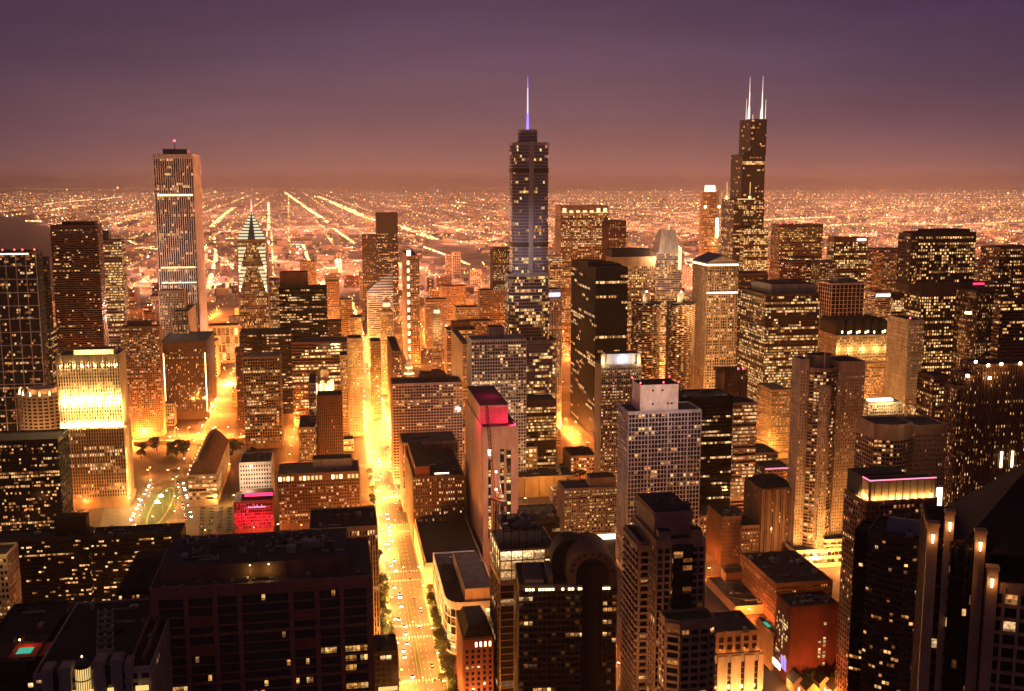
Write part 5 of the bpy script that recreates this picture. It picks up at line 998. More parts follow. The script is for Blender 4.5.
for f in (-.42, -.3, -.06, .1, .2, .32): b.pbox('plant_room_pier', W * f - .5, W * f + .5, -D / 2 + 8.6, -D / 2 + 9.1, zr + .2, zs - .3, 'brown')
b.units(16, zs, -W / 2 + 4, W / 2 - 12, -D / 2 + 12, D / 2 - 3); b.units(8, zs, -2, W / 2 - 14, -D / 2 + 14, D / 2 - 3, 1.2); b.units(6, zr, -W / 2 + 2, W / 2 - 2, -D / 2 + 1, -D / 2 + 8, .7)
for k in range(14):
    x_, y_ = R.uniform(-W / 2 + 6, W / 2 - 14), R.uniform(-D / 2 + 14, D / 2 - 4); m_ = MB()
    if k % 2: m_.cone((x_, y_), .5, .4, zs, zs + R.uniform(1.5, 3.5), 'steel', 10)
    else: m_.bar((x_, y_, zs + .8), (x_ + R.uniform(4, 14), y_, zs + .8), .3, 'steel')
    b.part('pipe' if k % 2 == 0 else 'exhaust_stack', m_)
for px in (249, 268):
    x_ = X(px); b.lamp(x_ - .3, x_ + .3, -D / 2 + 8.2, -D / 2 + 8.5, zs - 1.2, zs - .7, 'strip', 'wall_lamp'); light((b.c[0] + b.e[0] * x_ + b.s[0] * (-D / 2 + 6), b.c[1] + b.e[1] * x_ + b.s[1] * (-D / 2 + 6), zr + 3.4), 450, (1, .62, .14), .3)
BB = b
# dark dormer-roofed neighbour, banded dark blocks, turreted grey block
b = T('apartment_tower', 'wide dark balcony block with scattered lit flats behind the turreted grey roof', (-40, 88, 90), 537, 640, 'dark', 'bands', lit=.17, run=.35, fh=3.2, bw=2.3, sf=.5, near=True, dep=18, roof='roofdark', units=5, pal='amber', gain=1.2, pent=((55, 87, 517, 'dark', .3, .8),))
b = T('apartment_tower', 'second dark balcony block, slightly taller, with a low flat dark roof', (88.5, 181, 183), 534, 655, 'dark', 'bands', lit=.15, run=.35, fh=3.2, bw=2.3, sf=.5, near=True, dep=20, roof='roofdark', units=7, gain=1.2, pal='amber')
b = Bld('office_block', 'dark angular block with a sloping slate roof beside the red granite block', (118, 166, 172), 590, 500, dep=60, cat='office block', near=True)
W, D = b.W, b.D; b.tier(b.rect(), 0, b.Z, 'black', 'fine', lit=.03, roofmat='roofdark', dep=0); m_ = MB()
zk = b.Z; m_.add([(-W / 2, -D / 2, zk), (W / 2, -D / 2, zk), (W / 2, D / 2, zk), (-W / 2, D / 2, zk), (-W * .2, -D * .1, zk + 14), (W / 2 - 1, -D * .1, zk + 14), (W / 2 - 1, D / 2 - 1, zk + 14), (-W * .2, D / 2 - 1, zk + 14)], [(0, 1, 5, 4), (1, 2, 6, 5), (2, 3, 7, 6), (3, 0, 4, 7), (4, 5, 6, 7)], 'roofdark'); b.part('sloped_roof', m_)
m_ = MB(); m_.box(-W * .1, W * .1, -D * .32, -D * .26, zk + 5, zk + 8, 'roof'); b.part('dormer', m_)
b = Bld('hospital_block', 'low grey stone block with square turrets and a glowing domed glass bay', (34, 151, 156), 668, 385, dep=70, cat='building', near=True)
W, D = b.W, b.D; X = lambda px: b.fx(px); zk = b.Z
b.tier(b.rect(), 0, zk, 'grey', 'fine', lit=.05, roofmat='roofdark', bw=5, fh=4, parapet=1)
for a0, a1, py in ((43, 54, 664), (60, 72, 664), (95, 106, 659), (112, 123, 659), (126, 132, 663)):
    m_ = MB(); m_.box(X(a0), X(a1), -D / 2 - 2.4, -D / 2 + 5, 0, b.fz(py), 'grey'); m_.box(X(a0) - .3, X(a1) + .3, -D / 2 - 2.7, -D / 2 + 5.3, b.fz(py) - 1.6, b.fz(py) - .8, 'grey'); b.part('turret', m_)
for a0, a1 in ((54, 60), (106, 112)): m_ = MB(); m_.box(X(a0), X(a1), -D / 2 - 1.4, -D / 2 - .8, 20, b.fz(665), 'glass'); b.part('window_slot', m_)
xc_ = X(83.5); rb = X(91.5) - xc_
m_ = MB(); m_.cone((xc_, -D / 2 - 1), rb, rb, zk - 16, zk + 3, 'warmpane', 20); b.part('glass_bay', m_)
for k in range(12): a = math.pi + math.pi * k / 11; m_ = MB(); m_.bar((xc_ + rb * 1.01 * math.cos(a), -D / 2 - 1 + rb * 1.01 * math.sin(a), zk - 16), (xc_ + rb * 1.01 * math.cos(a), -D / 2 - 1 + rb * 1.01 * math.sin(a), zk + 3.2), .12, 'dark'); b.part('mullion', m_)
for z_ in (zk - 9, zk - 2): m_ = MB(); m_.cone((xc_, -D / 2 - 1), rb * 1.03, rb * 1.03, z_, z_ + .5, 'dark', 20); b.part('transom', m_)
m_ = MB()
for j in range(5): m_.cone((xc_, -D / 2 - 1), rb * math.cos(j * .3), rb * math.cos((j + 1) * .3), zk + 3 + rb * 1.3 * math.sin(j * .3), zk + 3 + rb * 1.3 * math.sin((j + 1) * .3), 'glass', 20)
b.part('dome', m_); b.beacon(xc_, -D / 2 - 1, zk + 3 + rb * 1.35, .35, 'strip')
for a0, a1 in ((72.5, 79), (88, 94), (108, 114), (136, 149)): b.lamp(X(a0), X(a1), -D / 2 - 2.8, -D / 2 - 2.5, b.fz(691), b.fz(686), 'warmpane', 'lit_window')
for k in range(7):
    x_, y_ = X(97) - k * 1.3, -D / 2 + 16 + k * 6.6; m_ = MB(); m_.box(x_ - 3.2, x_ + 3.2, y_ - 1.6, y_ + 1.6, zk + .2, zk + 2.6, 'grey'); m_.cone((x_ - 1.6, y_), 1.1, 1.0, zk + 2.6, zk + 3.2, 'roofdark', 12); m_.cone((x_ + 1.6, y_), 1.1, 1.0, zk + 2.6, zk + 3.2, 'roofdark', 12); b.part('cooling_unit', m_)
for a in (.30, .40): m_ = MB(); m_.box(W * a, W * a + 1.2, -D / 2 + 6, D / 2 - 2, zk + .2, zk + 2.2, 'brown'); b.part('roof_wall', m_)
b.units(6)
b = Bld('office_block', 'low dark block with a small turquoise rooftop pool at the frame edge', (-30, 34, 36), 662, 392, dep=60, cat='building', near=True)
b.tier(b.rect(), 0, b.Z, 'dark', 'fine', lit=.04, roofmat='roofdark', bw=4); W, D = b.W, b.D
xp, yp = b.fx(17.5), -D / 2 + 9; m_ = MB(); m_.box(xp - 4.6, xp + 9, yp - 5, yp + 8, b.Z + .2, b.Z + .6, 'redbrick'); b.part('pool_deck', m_); m_ = MB(); m_.box(xp - 2.6, xp + 3, yp - 1.8, yp + 3.6, b.Z + .602, b.Z + .75, 'pool'); b.part('pool', m_)
b.beacon(xp - 3, yp + 6, b.Z + 3, .3, 'lamp'); light((b.c[0] + b.e[0] * xp + b.s[0] * (yp + 5), b.c[1] + b.e[1] * xp + b.s[1] * (yp + 5), b.Z + 3.5), 700, (1, .2, .06), .2); b.units(4)
b = T('apartment_tower', 'bright cream-lit balcony tower edge cut by the frame', (-26, 7, 8), 556, 560, 'cream', 'fine', lit=.25, near=True, dep=20, pal='gold'); light((b.c[0] + 6, b.c[1] - 22, 110), 1.5e4, (1, .6, .2))
b = T('office_block', 'dark low building with a lit street-level shopfront at the avenue kerb', (374, 397.5, 398), 652, 560, 'dark', 'vert', lit=.0, bw=4, pf=.15, near=True, dep=22, roof='roofdark', units=2); b.lamp(-b.W / 2 + 2, b.W / 2 - .4, -b.D / 2 - 1.2, -b.D / 2 - .9, b.fz(690), b.fz(686), 'warmpane', 'shop_window')

# lower right: ribbed corner tower, crown-lit block, curved glass slab, peaked-roof tower
b = Bld('apartment_tower', 'brown ribbed tower with stepped corners and lamps on every roof pier', (948, 970, 1052), 374, 700, dep=34, cat='apartment tower', near=True)
W, D = b.W, b.D; kw = dict(lit=.22, run=.2, fh=3.3, bw=3.0, pf=.5, sf=.32, pal='gold', gain=1.1, glass='glassbrown')
b.tier(b.rect(-W / 2 + 9, W / 2, -D / 2 + 3, D / 2), 0, b.fz(366), 'brown', 'vert', **kw); b.tier(b.rect(-W / 2, -W / 2 + 9, -D / 2, D / 2 - 4), 0, b.Z - 2, 'brown', 'vert', **kw)
b.tier(b.rect(-W / 2 - 6, -W / 2 - .1, -D / 2 + 4, D / 2 - 8), 0, b.Z - 10, 'brown', 'vert', **kw)
for px, py in ((967.5, 374), (977, 361), (990, 365), (1003, 364), (1022, 364), (990, 377)):
    x_ = b.fx(px); z_ = b.fz(py) ; b.lamp(x_ - .7, x_ + .7, -D / 2 - .9 if py > 370 else -D / 2 + 2, -D / 2 + .5 if py > 370 else -D / 2 + 2.8, z_ - 1, z_ + .6, 'lamp', 'roof_lamp'); light((b.c[0] + b.e[0] * x_ - b.s[0] * (D / 2 + 2.5), b.c[1] + b.e[1] * x_ - b.s[1] * (D / 2 + 2.5), z_), 1200, (1, .5, .16), .3)
for k, px in enumerate((1009, 1020)): x_ = b.fx(px); b.lamp(x_ - .7, x_ + .7, -D / 2 + 1.2, -D / 2 + 1.7, b.fz(468), b.fz(452), 'crown', 'corner_lamp')
b = Bld('apartment_tower', 'beige tower with a curved front and dark rounded bay behind the crown-lit block', (873, 878, 947), 427, 640, dep=26, cat='apartment tower', near=True)
W, D = b.W, b.D; xm = b.fx(916)
pl = [(-W / 2, -D / 2 + 4)] + [(-W / 2 + (xm + W / 2) * k / 6, -D / 2 + 4 - 5 * math.sin(math.pi * k / 6)) for k in range(1, 6)] + [(xm, -D / 2 + 4), (xm, D / 2), (-W / 2, D / 2)]
b.tier(pl, 0, b.Z, 'tan', 'balc', lit=.12, fh=3.2, bw=4, top=9, sd=.5, pal='warm'); b.tier(b.rect(xm + .1, W / 2, -D / 2, D / 2), 0, b.Z - 1, 'tan', 'fine', lit=.06, pf=.5, sf=.5, top=5)
b.lamp(b.fx(940), b.fx(946), -D / 2 - .8, -D / 2 - .5, b.fz(513), b.fz(489), 'signwhite', 'lit_stair'); light((b.c[0] - 6, b.c[1] - 30, b.Z + 16), 9e3, (1, .55, .24), 2)
b = Bld('office_block', 'dark block with a floodlit rooftop crown edged in pink neon', (845, 866, 937), 503, 560, dep=34, cat='hotel', near=True)
W, D = b.W, b.D; kw = dict(lit=.16, run=.3, fh=3.4, bw=3.2, gain=.9, top=2)
b.tier(b.rect(), 0, b.Z, 'brown', 'fine', **kw); b.pbox('penthouse', -W / 2 + 1, W / 2 - 14, -2, D / 2, b.Z + .2, b.Z + 13, 'dark', 'roofdark')
zc0, zc1 = b.Z + .2, b.fz(480); x0, x1 = b.fx(871), b.fx(935)
b.tier(b.rect(x0, x1, -D / 2 + 1.6, -3), zc0, zc1, 'tan', 'vert', roofmat='roofdark', lit=0, pf=.9, sf=0, bw=5, top=.8, bot=.5, parapet=.3)
b.lamp(x0 - .6, x1 + .6, -D / 2 + .7, -D / 2 + 1.0, zc1 - .1, zc1 + .5, 'pinkstrip', 'neon_edge'); b.lamp(x0 - .9, x0 - .6, -D / 2 + .7, -3, zc1 - .1, zc1 + .5, 'pinkstrip', 'neon_edge')
for k in range(8):
    x_ = x0 + (x1 - x0) * (k + .5) / 8; b.lamp(x_ - .35, x_ + .35, -D / 2 + .3, -D / 2 + .7, zc0 + .4, zc0 + .8, 'lamp', 'uplight'); light((b.c[0] + b.e[0] * x_ - b.s[0] * (D / 2 + .2), b.c[1] + b.e[1] * x_ - b.s[1] * (D / 2 + .2), zc0 + 1.6), 2200, (1, .58, .18), .25)
for k in range(4):
    y_ = -D / 2 + 3 + k * 3.2; light((b.c[0] + b.e[0] * (x0 - 1.8) + b.s[0] * y_, b.c[1] + b.e[1] * (x0 - 1.8) + b.s[1] * y_, zc0 + 1.6), 2200, (1, .58, .18), .25)
# curved dark glass slab
b = Bld('apartment_tower', 'tall dark curved glass slab with a vaulted grey roof hood and scattered lit flats', (862, 867, 929), 534, 440, 'L', dep=26, cat='apartment tower', near=True, phi=rad(-30))
W, D = b.W, b.D; kw = dict(lit=.10, run=.3, fh=3.1, bw=2.2, pf=.14, sf=.42, gain=1.0, pal='amber', glass='glass', top=2)
pl = [(-W / 2 + W * k / 8, -D / 2 + 5 * (1 - math.sin(math.pi * (.1 + .8 * k / 8)))) for k in range(9)] + [(W / 2, D / 2), (-W / 2, D / 2)]
b.tier(pl, 0, b.Z, 'bronze', 'bands', roofmat='roofdark', **kw); b.tier(b.rect(-W / 2 - 6, -W / 2 - .1, -D / 2 + 6, D / 2 - 4), 0, b.Z - 2, 'black', 'bands', roofmat='roofdark', **{**kw, 'lit': .06})
m_ = MB(); n_ = 10; xh0, xh1 = -W * .22, W / 2 - 1
q0 = [(xh0, -D * .1 - 6 * math.cos(math.pi * k / n_), b.Z + 1 + 5 * math.sin(math.pi * k / n_)) for k in range(n_ + 1)]; q1 = [(xh1, y_, z_) for _, y_, z_ in q0]
m_.add(q0 + q1, [(i, i + 1, i + n_ + 2, i + n_ + 1) for i in range(n_)] + [tuple(range(n_, -1, -1)), tuple(range(n_ + 1, 2 * n_ + 2))], 'slate'); b.part('roof_hood', m_); b.units(5)
# peaked-roof tower
d0 = 232
b = Bld('apartment_tower', 'near dark tower with a great black pyramid roof and glowing sconces on its stone columns', (920, 930, 1100), 565, d0, dep=36, cat='apartment tower', near=True, phi=rad(-17))
W, D = b.W, b.D; X = lambda px: b.fx(px); kw = dict(lit=.05, run=.2, fh=3.4, bw=4, pf=.2, sf=.25, glass='glass', top=1.5, gain=.7)
zw = b.fz(600)
b.tier(b.rect(X(990), W / 2, -D / 2, D / 2), 0, b.fz(588), 'tan', 'fine', roofmat='roofdark', **{**kw, 'lit': .1})
b.tier(b.rect(-W / 2 + .4, X(990) - .1, -D / 2 + 5, D / 2 - 1), 0, b.Z + 4, 'brown', 'grid', roofmat='roofdark', **{**kw, 'lit': .1})
arcp = [((X(949) + X(980)) / 2 + (X(980) - X(949)) / 2 * math.cos(a), -D / 2 + 5 + 3.6 * math.sin(a)) for a in [math.pi + math.pi * k / 8 for k in range(9)]]
b.tier(arcp + [((X(980)), -D / 2 + 5.2), (X(949), -D / 2 + 5.2)], 0, b.fz(556), 'dark', 'balc', roofmat='roofdark', **{**kw, 'sd': .25, 'lit': .06})
m_ = MB(); P_ = lambda r: [((X(949) + X(980)) / 2 + (X(980) - X(949)) / 2 * r * math.cos(a), -D / 2 + 5 + 3.6 * r * math.sin(a)) for a in [math.pi + math.pi * k / 8 for k in range(9)]] + [(X(980), -D / 2 + 5.2), (X(949), -D / 2 + 5.2)]
m_.prism(P_(1.06), b.fz(560), b.fz(554), 'brown', topmat='roofdark'); b.part('bay_cornice', m_)
SC = ((932.5, 545, 927, 938), (949, 531, 944, 953), (979.5, 546, 974, 985), (992, 578, 987, 998))
for k, (px, py, a0, a1) in enumerate(SC):
    y_ = -D / 2 + (3.2 if k < 2 else 1.4 if k == 2 else -1.0); zt_ = b.fz(py + 6)
    m_ = MB(); m_.box(X(a0), X(a1), y_, y_ + 2.2, 0, zt_ + 3, 'tan'); m_.box(X(a0) - .2, X(a1) + .2, y_ - .2, y_ + 2.4, zt_ + 3, zt_ + 3.8, 'tan'); b.part('column', m_)
    m_ = MB(); x_ = X(px); m_.prism([(x_ - .16, y_ - .4), (x_ + .16, y_ - .4), (x_ + .16, y_ - .05), (x_ - .16, y_ - .05)], zt_ - .9, zt_ + 1.1, 'strip', top=[(x_ - .34, y_ - .55), (x_ + .34, y_ - .55), (x_ + .34, y_ - .05), (x_ - .34, y_ - .05)]); b.part('sconce', m_)
    light((b.c[0] + b.e[0] * x_ + b.s[0] * (y_ - 1.3), b.c[1] + b.e[1] * x_ + b.s[1] * (y_ - 1.3), zt_ + .2), 260, (1, .40, .10), .25)
m_ = MB(); xr0, xr1 = X(957), W / 2 + 8; yr0, yr1 = -D / 2 + 3, D / 2 + 4; zr0, zr1 = b.fz(560), zat(b.c[1], 458)
m_.prism([(xr0, yr0), (xr1, yr0), (xr1, yr1), (xr0, yr1)], zr0, zr1, 'roofdark', top=[((xr0 + xr1) / 2 - .5, (yr0 + yr1) / 2 - .5), ((xr0 + xr1) / 2 + .5, (yr0 + yr1) / 2 - .5), ((xr0 + xr1) / 2 + .5, (yr0 + yr1) / 2 + .5), ((xr0 + xr1) / 2 - .5, (yr0 + yr1) / 2 + .5)]); b.part('pyramid_roof', m_)
for k in range(3): b.beacon((xr0 + xr1) / 2 - 3 + k * 2.2, (yr0 + yr1) / 2 - 3 + k * .4, zr1 - 3.2 + .3 * k, .35)
# little gabled houses under the trees by the red brick tower
for k in range(4):
    q = gp(796 + k * 13, 690 + (k % 2) * 7); r_ = tag(empty('house', (*q, 0), PHI), ('gabled house glowing orange in lamplight beneath the trees, %s' % ('nearest the shop lights', 'second from the shop lights', 'third from the shop lights', 'farthest from the shop lights')[k]), 'house')
    m_ = MB(); m_.box(-4, 4, -5, 5, 0, 7, 'tan'); m_.add([(-4, -5, 7), (4, -5, 7), (0, -5, 11)], [(0, 1, 2)], 'tan'); m_.build('wall', r_)
    m_ = MB(); m_.add([(-4.5, -5.4, 6.6), (0, -5.4, 11.4), (0, 5.4, 11.4), (-4.5, 5.4, 6.6), (4.5, -5.4, 6.6), (4.5, 5.4, 6.6)], [(0, 1, 2, 3), (1, 4, 5, 2)], 'roofdark'); m_.build('roof', r_)
    m_ = MB(); m_.box(-1, 1, -5.2, -5.05, 1, 4, 'strip'); m_.build('window', r_); light((q[0] - 4, q[1] - 12, 6), 1.6e3, (1, .3, .06), .4)

# smaller blocks filling the ground between the named towers
FILL = ((('small_block', 'plain low city block among the towers, its dark roof ringed by street glow', 'building', 'low blocks between the towers'), (12, 32), 850, 1600), 
        (('distant_block', 'plain mid-rise block far off in the haze, specked with lit windows', 'building', 'far blocks in the haze'), (14, 60), 1600, 4200))
def clear(c, r):
    for (q, e, s, hw, hd) in FOOT:
        dx, dy = c[0] - q[0], c[1] - q[1]
        if abs(dx * e[0] + dy * e[1]) < hw + r and abs(dx * s[0] + dy * s[1]) < hd + r: return False
    for (p, q, hw, t_, n, l_) in STREETS:
        a = (c[0] - p[0]) * t_[0] + (c[1] - p[1]) * t_[1]; k = (c[0] - p[0]) * n[0] + (c[1] - p[1]) * n[1]
        if -r < a < l_ + r and abs(k) < hw + r: return False
    return True
DARK = [gp(*p) for p in ((425, 243), (470, 246), (482, 258), (480, 278), (450, 272), (432, 262))]
def inpoly(c, poly):
    r_ = False; j = len(poly) - 1
    for i in range(len(poly)):
        (xi, yi), (xj, yj) = poly[i], poly[j]
        if (yi > c[1]) != (yj > c[1]) and c[0] < (xj - xi) * (c[1] - yi) / (yj - yi) + xi: r_ = not r_
        j = i
    return r_
PLAZA = [gp(*p) for p in ((122, 440), (262, 436), (238, 535), (95, 545))]
for (nm, lb, ct, gpn), (h0, h1), d0, d1 in FILL:
    n_ = 0; tries = 0
    while n_ < (60 if d0 < 1000 else 190) and tries < 6000:
        tries += 1; d = d0 * (d1 / d0) ** R.random(); x_ = R.uniform(-.52, .52) * d; wd, dp = R.uniform(18, 46), R.uniform(16, 34)
        if not clear((x_, d), max(wd, dp) * .62) or inpoly((x_, d), LAKE) or inpoly((x_, d), PLAZA) or inpoly((x_, d), DARK): continue
        h_ = R.uniform(h0, h1) * (1 if R.random() < .85 else 1.5)
        if d < 1600 and x_ < -.05 * d and d < 1150: continue
        b = Bld.__new__(Bld); b.W, b.D, b.Z, b.near, b.d, b.a = wd, dp, h_, False, d, PHI; b.e, b.s = (math.cos(PHI), math.sin(PHI)), (-math.sin(PHI), math.cos(PHI)); b.c = (x_, d)
        b.P0 = (x_ - b.e[0] * wd / 2 - b.s[0] * dp / 2, d - b.e[1] * wd / 2 - b.s[1] * dp / 2)
        b.root = tag(empty(nm, (x_, d, 0), PHI), lb, ct, gpn); b.wall, b.glz, b.win, b.roof = MB(), MB(), [], MB(); BUILDINGS.append(b); FOOT.append((b.c, b.e, b.s, wd / 2, dp / 2))
        b.tier(b.rect(), 0, h_, R.choice(('tan', 'brown', 'stone', 'cream', 'brick', 'grey')), R.choice(('grid', 'fine', 'bands')), roofmat=R.choice(('roof', 'roofdark', 'rooflight')), lit=R.uniform(.15, .45), run=R.uniform(.2, .7), pal=R.choice(('warm', 'gold', 'amber', 'office')), fh=4 if d < 1600 else 5, bw=4 if d < 1600 else 6, bot=1, gain=R.uniform(.7, 1.3))
        for q in range(R.choice((0, 1, 1, 2))):
            x0, y0, k_ = R.uniform(-.4, .4) * wd, -dp / 2 + R.uniform(0, .5) * dp, .35 + d / 3200; b.lamp(x0, x0 + k_, y0, y0 + k_, h_ + 1.2, h_ + 1.2 + k_, R.choice(('lamp', 'lampwhite', 'lamp')), 'roof_lamp')
        n_ += 1
for b in BUILDINGS: b.finish()

# ------------------------------------------------------------------ street lamps and the light of the streets
bpy.context.view_layer.update()
dg = bpy.context.evaluated_depsgraph_get()
EYE = Vector((0, 0, H))
def seen(p):
    px, py = pix(*p)
    if not (-8 < px < 1032 and py < 700): return False
    v = Vector(p) - EYE; d = v.length
    hit = sc.ray_cast(dg, EYE, v / d, distance=d - 1.0)
    return not hit[0]
m_ = MB(); m_.cone((0, 0), .16, .09, 0, 9.2, 'steel', 8); m_.bar((0, 0, 9.1), (2.2, 0, 9.6), .08, 'steel'); m_.cone((0, 0), .3, .28, 0, .7, 'steel', 8); POLE = m_.mesh('pole')
m_ = MB(); m_.prism([(1.5, -.45), (3.0, -.45), (3.0, .45), (1.5, .45)], 9.42, 9.62, 'steel'); m_.prism([(1.55, -.42), (2.95, -.42), (2.95, .42), (1.55, .42)], 9.12, 9.415, 'lamp'); HEAD = m_.mesh('lamp_head')
LAMPS = []
def along_street(st, step, c, a0=0, a1=None):
    p, q, hw, t_, n, l_ = st; a = a0
    while a < (a1 or l_):
        LAMPS.append(((p[0] + t_[0] * a + n[0] * c, p[1] + t_[1] * a + n[1] * c), math.atan2(-n[1] * np.sign(c), -n[0] * np.sign(c)), st is STREETS[0])); a += step
along_street(STREETS[0], 38, 14.0); along_street(STREETS[0], 38, -14.0, 19)
for st in STREETS[1:]:
    along_street(st, 40, st[2] + .8, 20)
nl = 0; hid = MB(); WARM = (1, .27, .04); GOLD = (1, .37, .07)
def inside(c, r=.8):
    return any(abs((c[0] - q[0]) * e[0] + (c[1] - q[1]) * e[1]) < hw + r and abs((c[0] - q[0]) * s[0] + (c[1] - q[1]) * s[1]) < hd + r for (q, e, s, hw, hd) in FOOT)
for (c, rz, av) in LAMPS:
    if inside(c): continue
    px, py = pix(*c, 9)
    if not (-60 < px < 1084 and py < 760) or (math.hypot(*c) > 2600): continue
    vis = seen((*c, 9.8)); hx, hy = c[0] + math.cos(rz) * 2.2, c[1] + math.sin(rz) * 2.2
    dist = math.hypot(*c)
    pw = (1.0e5 if dist < 800 else 1.5e5 if dist < 1000 else 1.8e5) if av else (1.5e5 if py < 480 else 1.0e5)
    if not av:
        if 740 < px < 850 and 520 < py < 610: pw *= 2.5
        elif px < 385 and py > 445: pw *= .06 if px > 255 and py > 468 else .13
        elif px > 610 and py > 470: pw *= .34
        elif py > 450: pw *= .4
    pw *= R.lognormvariate(-.1, .45) if av else R.lognormvariate(-.35, .9)
    if vis and nl < 280:
        o = empty('street_lamp', (*c, .14 if av else 0), rz); tag(o, 'tall avenue street lamp on the kerb of the brightest street' if av else 'street lamp on a side street between the towers', 'street lamp', 'lamps along the avenue' if av else 'lamps along the side streets')
        for nm, me in (('pole', POLE), ('lamp_head', HEAD)):
            k = bpy.data.objects.new(nm, me); COL.objects.link(k); k.parent = o
        light((2.2, 0, 8.7), pw, GOLD if av else WARM, .5, o); nl += 1
    else:
        if R.random() < (1.0 if dist < 1400 else .6): light((hx, hy, 9), pw * (1 if dist < 1400 else 1.6), GOLD if av else WARM, .5)
        hid.cone((hx, hy), .5, .4, 9.1, 9.5, 'lamp', 6)
if hid.f: tag(hid.build('street_lights'), kind='stuff')
print('lamps', nl)

# ------------------------------------------------------------------ cars, trees
def carmesh(kind):
    m_ = MB(); hl = 2.2 if kind == 0 else 2.4; hh = .78 if kind == 0 else .95; rt = 1.42 if kind == 0 else 1.75
    m_.prism([(-hl, -.9), (hl, -.9), (hl, .9), (-hl, .9)], .32, hh, 'carpaint', top=[(-hl + .08, -.84), (hl - .12, -.84), (hl - .12, .84), (-hl + .08, .84)])
    m_.prism([(-hl + .35, -.82), (hl - 1.25, -.82), (hl - 1.25, .82), (-hl + .35, .82)], hh, rt, 'glass', top=[(-hl + .8, -.66), (hl - 1.9, -.66), (hl - 1.9, .66), (-hl + .8, .66)], topmat='carpaint')
    for x_ in (-1.35, 1.4):
        for y_ in (-.92, .72):
            P = [(x_ + .34 * math.cos(a), y_, .34 + .34 * math.sin(a)) for a in [k * math.pi / 6 for k in range(12)]]; m_.add(P + [(p[0], p[1] + .2, p[2]) for p in P], [(i, (i + 1) % 12, (i + 1) % 12 + 12, i + 12) for i in range(12)] + [tuple(range(12)), tuple(range(23, 11, -1))], 'tyre')
    return m_.mesh('car'), hl
CARS = [carmesh(0), carmesh(1)]
def lampm(y, x, mat, s):
    m_ = MB(); m_.box(x - .06, x + .06, y - s, y + s, .48, .80, mat); return m_.mesh('headlight' if mat == 'headlamp' else 'tail_light')
LM = [[(lampm(-.62, hl, 'headlamp', .22), lampm(.62, hl, 'headlamp', .22), lampm(-.62, -hl, 'taillamp', .2), lampm(.62, -hl, 'taillamp', .2))][0] for _, hl in CARS]
def car(c, rz, z, lights, label, group):
    k = R.randrange(2); o = bpy.data.objects.new('car', CARS[k][0]); COL.objects.link(o); o.location = (*c, z); o.rotation_euler = (0, 0, rz); tag(o, label, 'car', group)
    if lights:
        for i, me in enumerate(LM[k]):
            q = bpy.data.objects.new('headlight' if i < 2 else 'tail_light', me); COL.objects.link(q); q.parent = o
ra = math.atan2(md[1], md[0])
a = -60
for i in range(64):
    a += R.uniform(4.5, 15); lane = R.choice((-8.2, -4.9, 4.9, 8.2)); c = grid_pt(a, lane)
    if a > 640: break
    if seen((*c, 1.5)): car(c, ra if lane > 0 else ra + math.pi, .026, True, 'car driving with its lights on along the bright avenue', 'cars on the avenue')
for (xa_, ya_, xb_, yb_) in ((126, 530, 150, 484), (132, 532, 155, 482), (186, 520, 178, 484), (192, 520, 183, 482)):
    for k in range(11):
        f = (k + R.uniform(-.3, .3)) / 10.5; c = gp(xa_ + (xb_ - xa_) * f, ya_ + (yb_ - ya_) * f); p0_, p1_ = gp(xa_, ya_), gp(xb_, yb_)
        if R.random() < .8 and not inside(c, 1) and seen((*c, 1.5)): car(c, math.atan2(p1_[1] - p0_[1], p1_[0] - p0_[0]) + (math.pi if xa_ < 130 or xa_ > 190 else 0), .03, True, 'car with its lights on circling the oval garden court', 'cars round the garden court')
# car park and plaza by the floodlit tower
sheet('car_park', [gp(*p) for p in ((196, 510), (236, 507), (238, 540), (190, 545))], .0315, 'paving')
pe = Vector(gp(228, 528)) - Vector(gp(200, 530))
for col in range(4):
    for k in range(9):
        p = gp(203 + col * 9 - k * .25, 509 + k * 3.1)
        if seen((*p, 1.2)) and R.random() < .9: car(p, PHI + (math.pi if R.random() < .5 else 0), .034, False, 'car parked in the glowing car park beside the red-lit building', 'cars in the car park')
sheet('plaza_paving', PLAZA, .020 + .0075, 'paving')
gc = gp(161, 507); m_ = MB()
for lp in ((14, 72, 'lawn', .05, .35), (9, 64, 'kerbstone', .35, .5), (7.5, 60, 'lawn', .5, .6)):
    m_.prism([(gc[0] + lp[0] * math.cos(a) - lp[1] * .17 * math.sin(a), gc[1] + lp[1] * math.sin(a)) for a in [k * math.pi / 20 for k in range(40)]], lp[3], lp[4], lp[2])
tag(m_.build('garden_court'), 'oval garden court with a planted rim on the plaza below the floodlit tower', 'garden')
for (px, py) in ((157, 503), (161, 497)):
    q = gp(px, py); m_ = MB(); m_.cone((0, 0), 2.2, 1.6, 0, 1.2, 'lampwhite', 10); m_.cone((0, 0), 3, 2.8, -.4, 0, 'kerbstone', 12); o = m_.build('fountain', None, (*q, .9)); tag(o, 'lit fountain basin in the oval garden court, ' + ('nearer the dark balcony block' if py > 500 else 'nearer the curved plaza wall'), 'fountain'); light((q[0], q[1] - 3, 5), 2.5e3, (1, .85, .3))
for i, (px, py) in enumerate(((130, 528), (135, 518), (141, 508), (147, 497), (152, 488), (176, 486), (181, 496), (178, 508), (176, 520), (200, 484), (196, 506), (214, 506), (232, 505), (170, 478), (150, 478))):
    q = gp(px, py); o = empty('street_lamp', (*q, 0), R.uniform(0, 6)); tag(o, 'plaza lamp post around the oval garden court', 'street lamp', 'plaza lamps')
    for nm, me in (('pole', POLE), ('lamp_head', HEAD)):
        k = bpy.data.objects.new(nm, me); COL.objects.link(k); k.parent = o
    light((2.2, 0, 8.7), 1.6e4 * R.lognormvariate(0, .5), (1, .45, .10), .5, o)
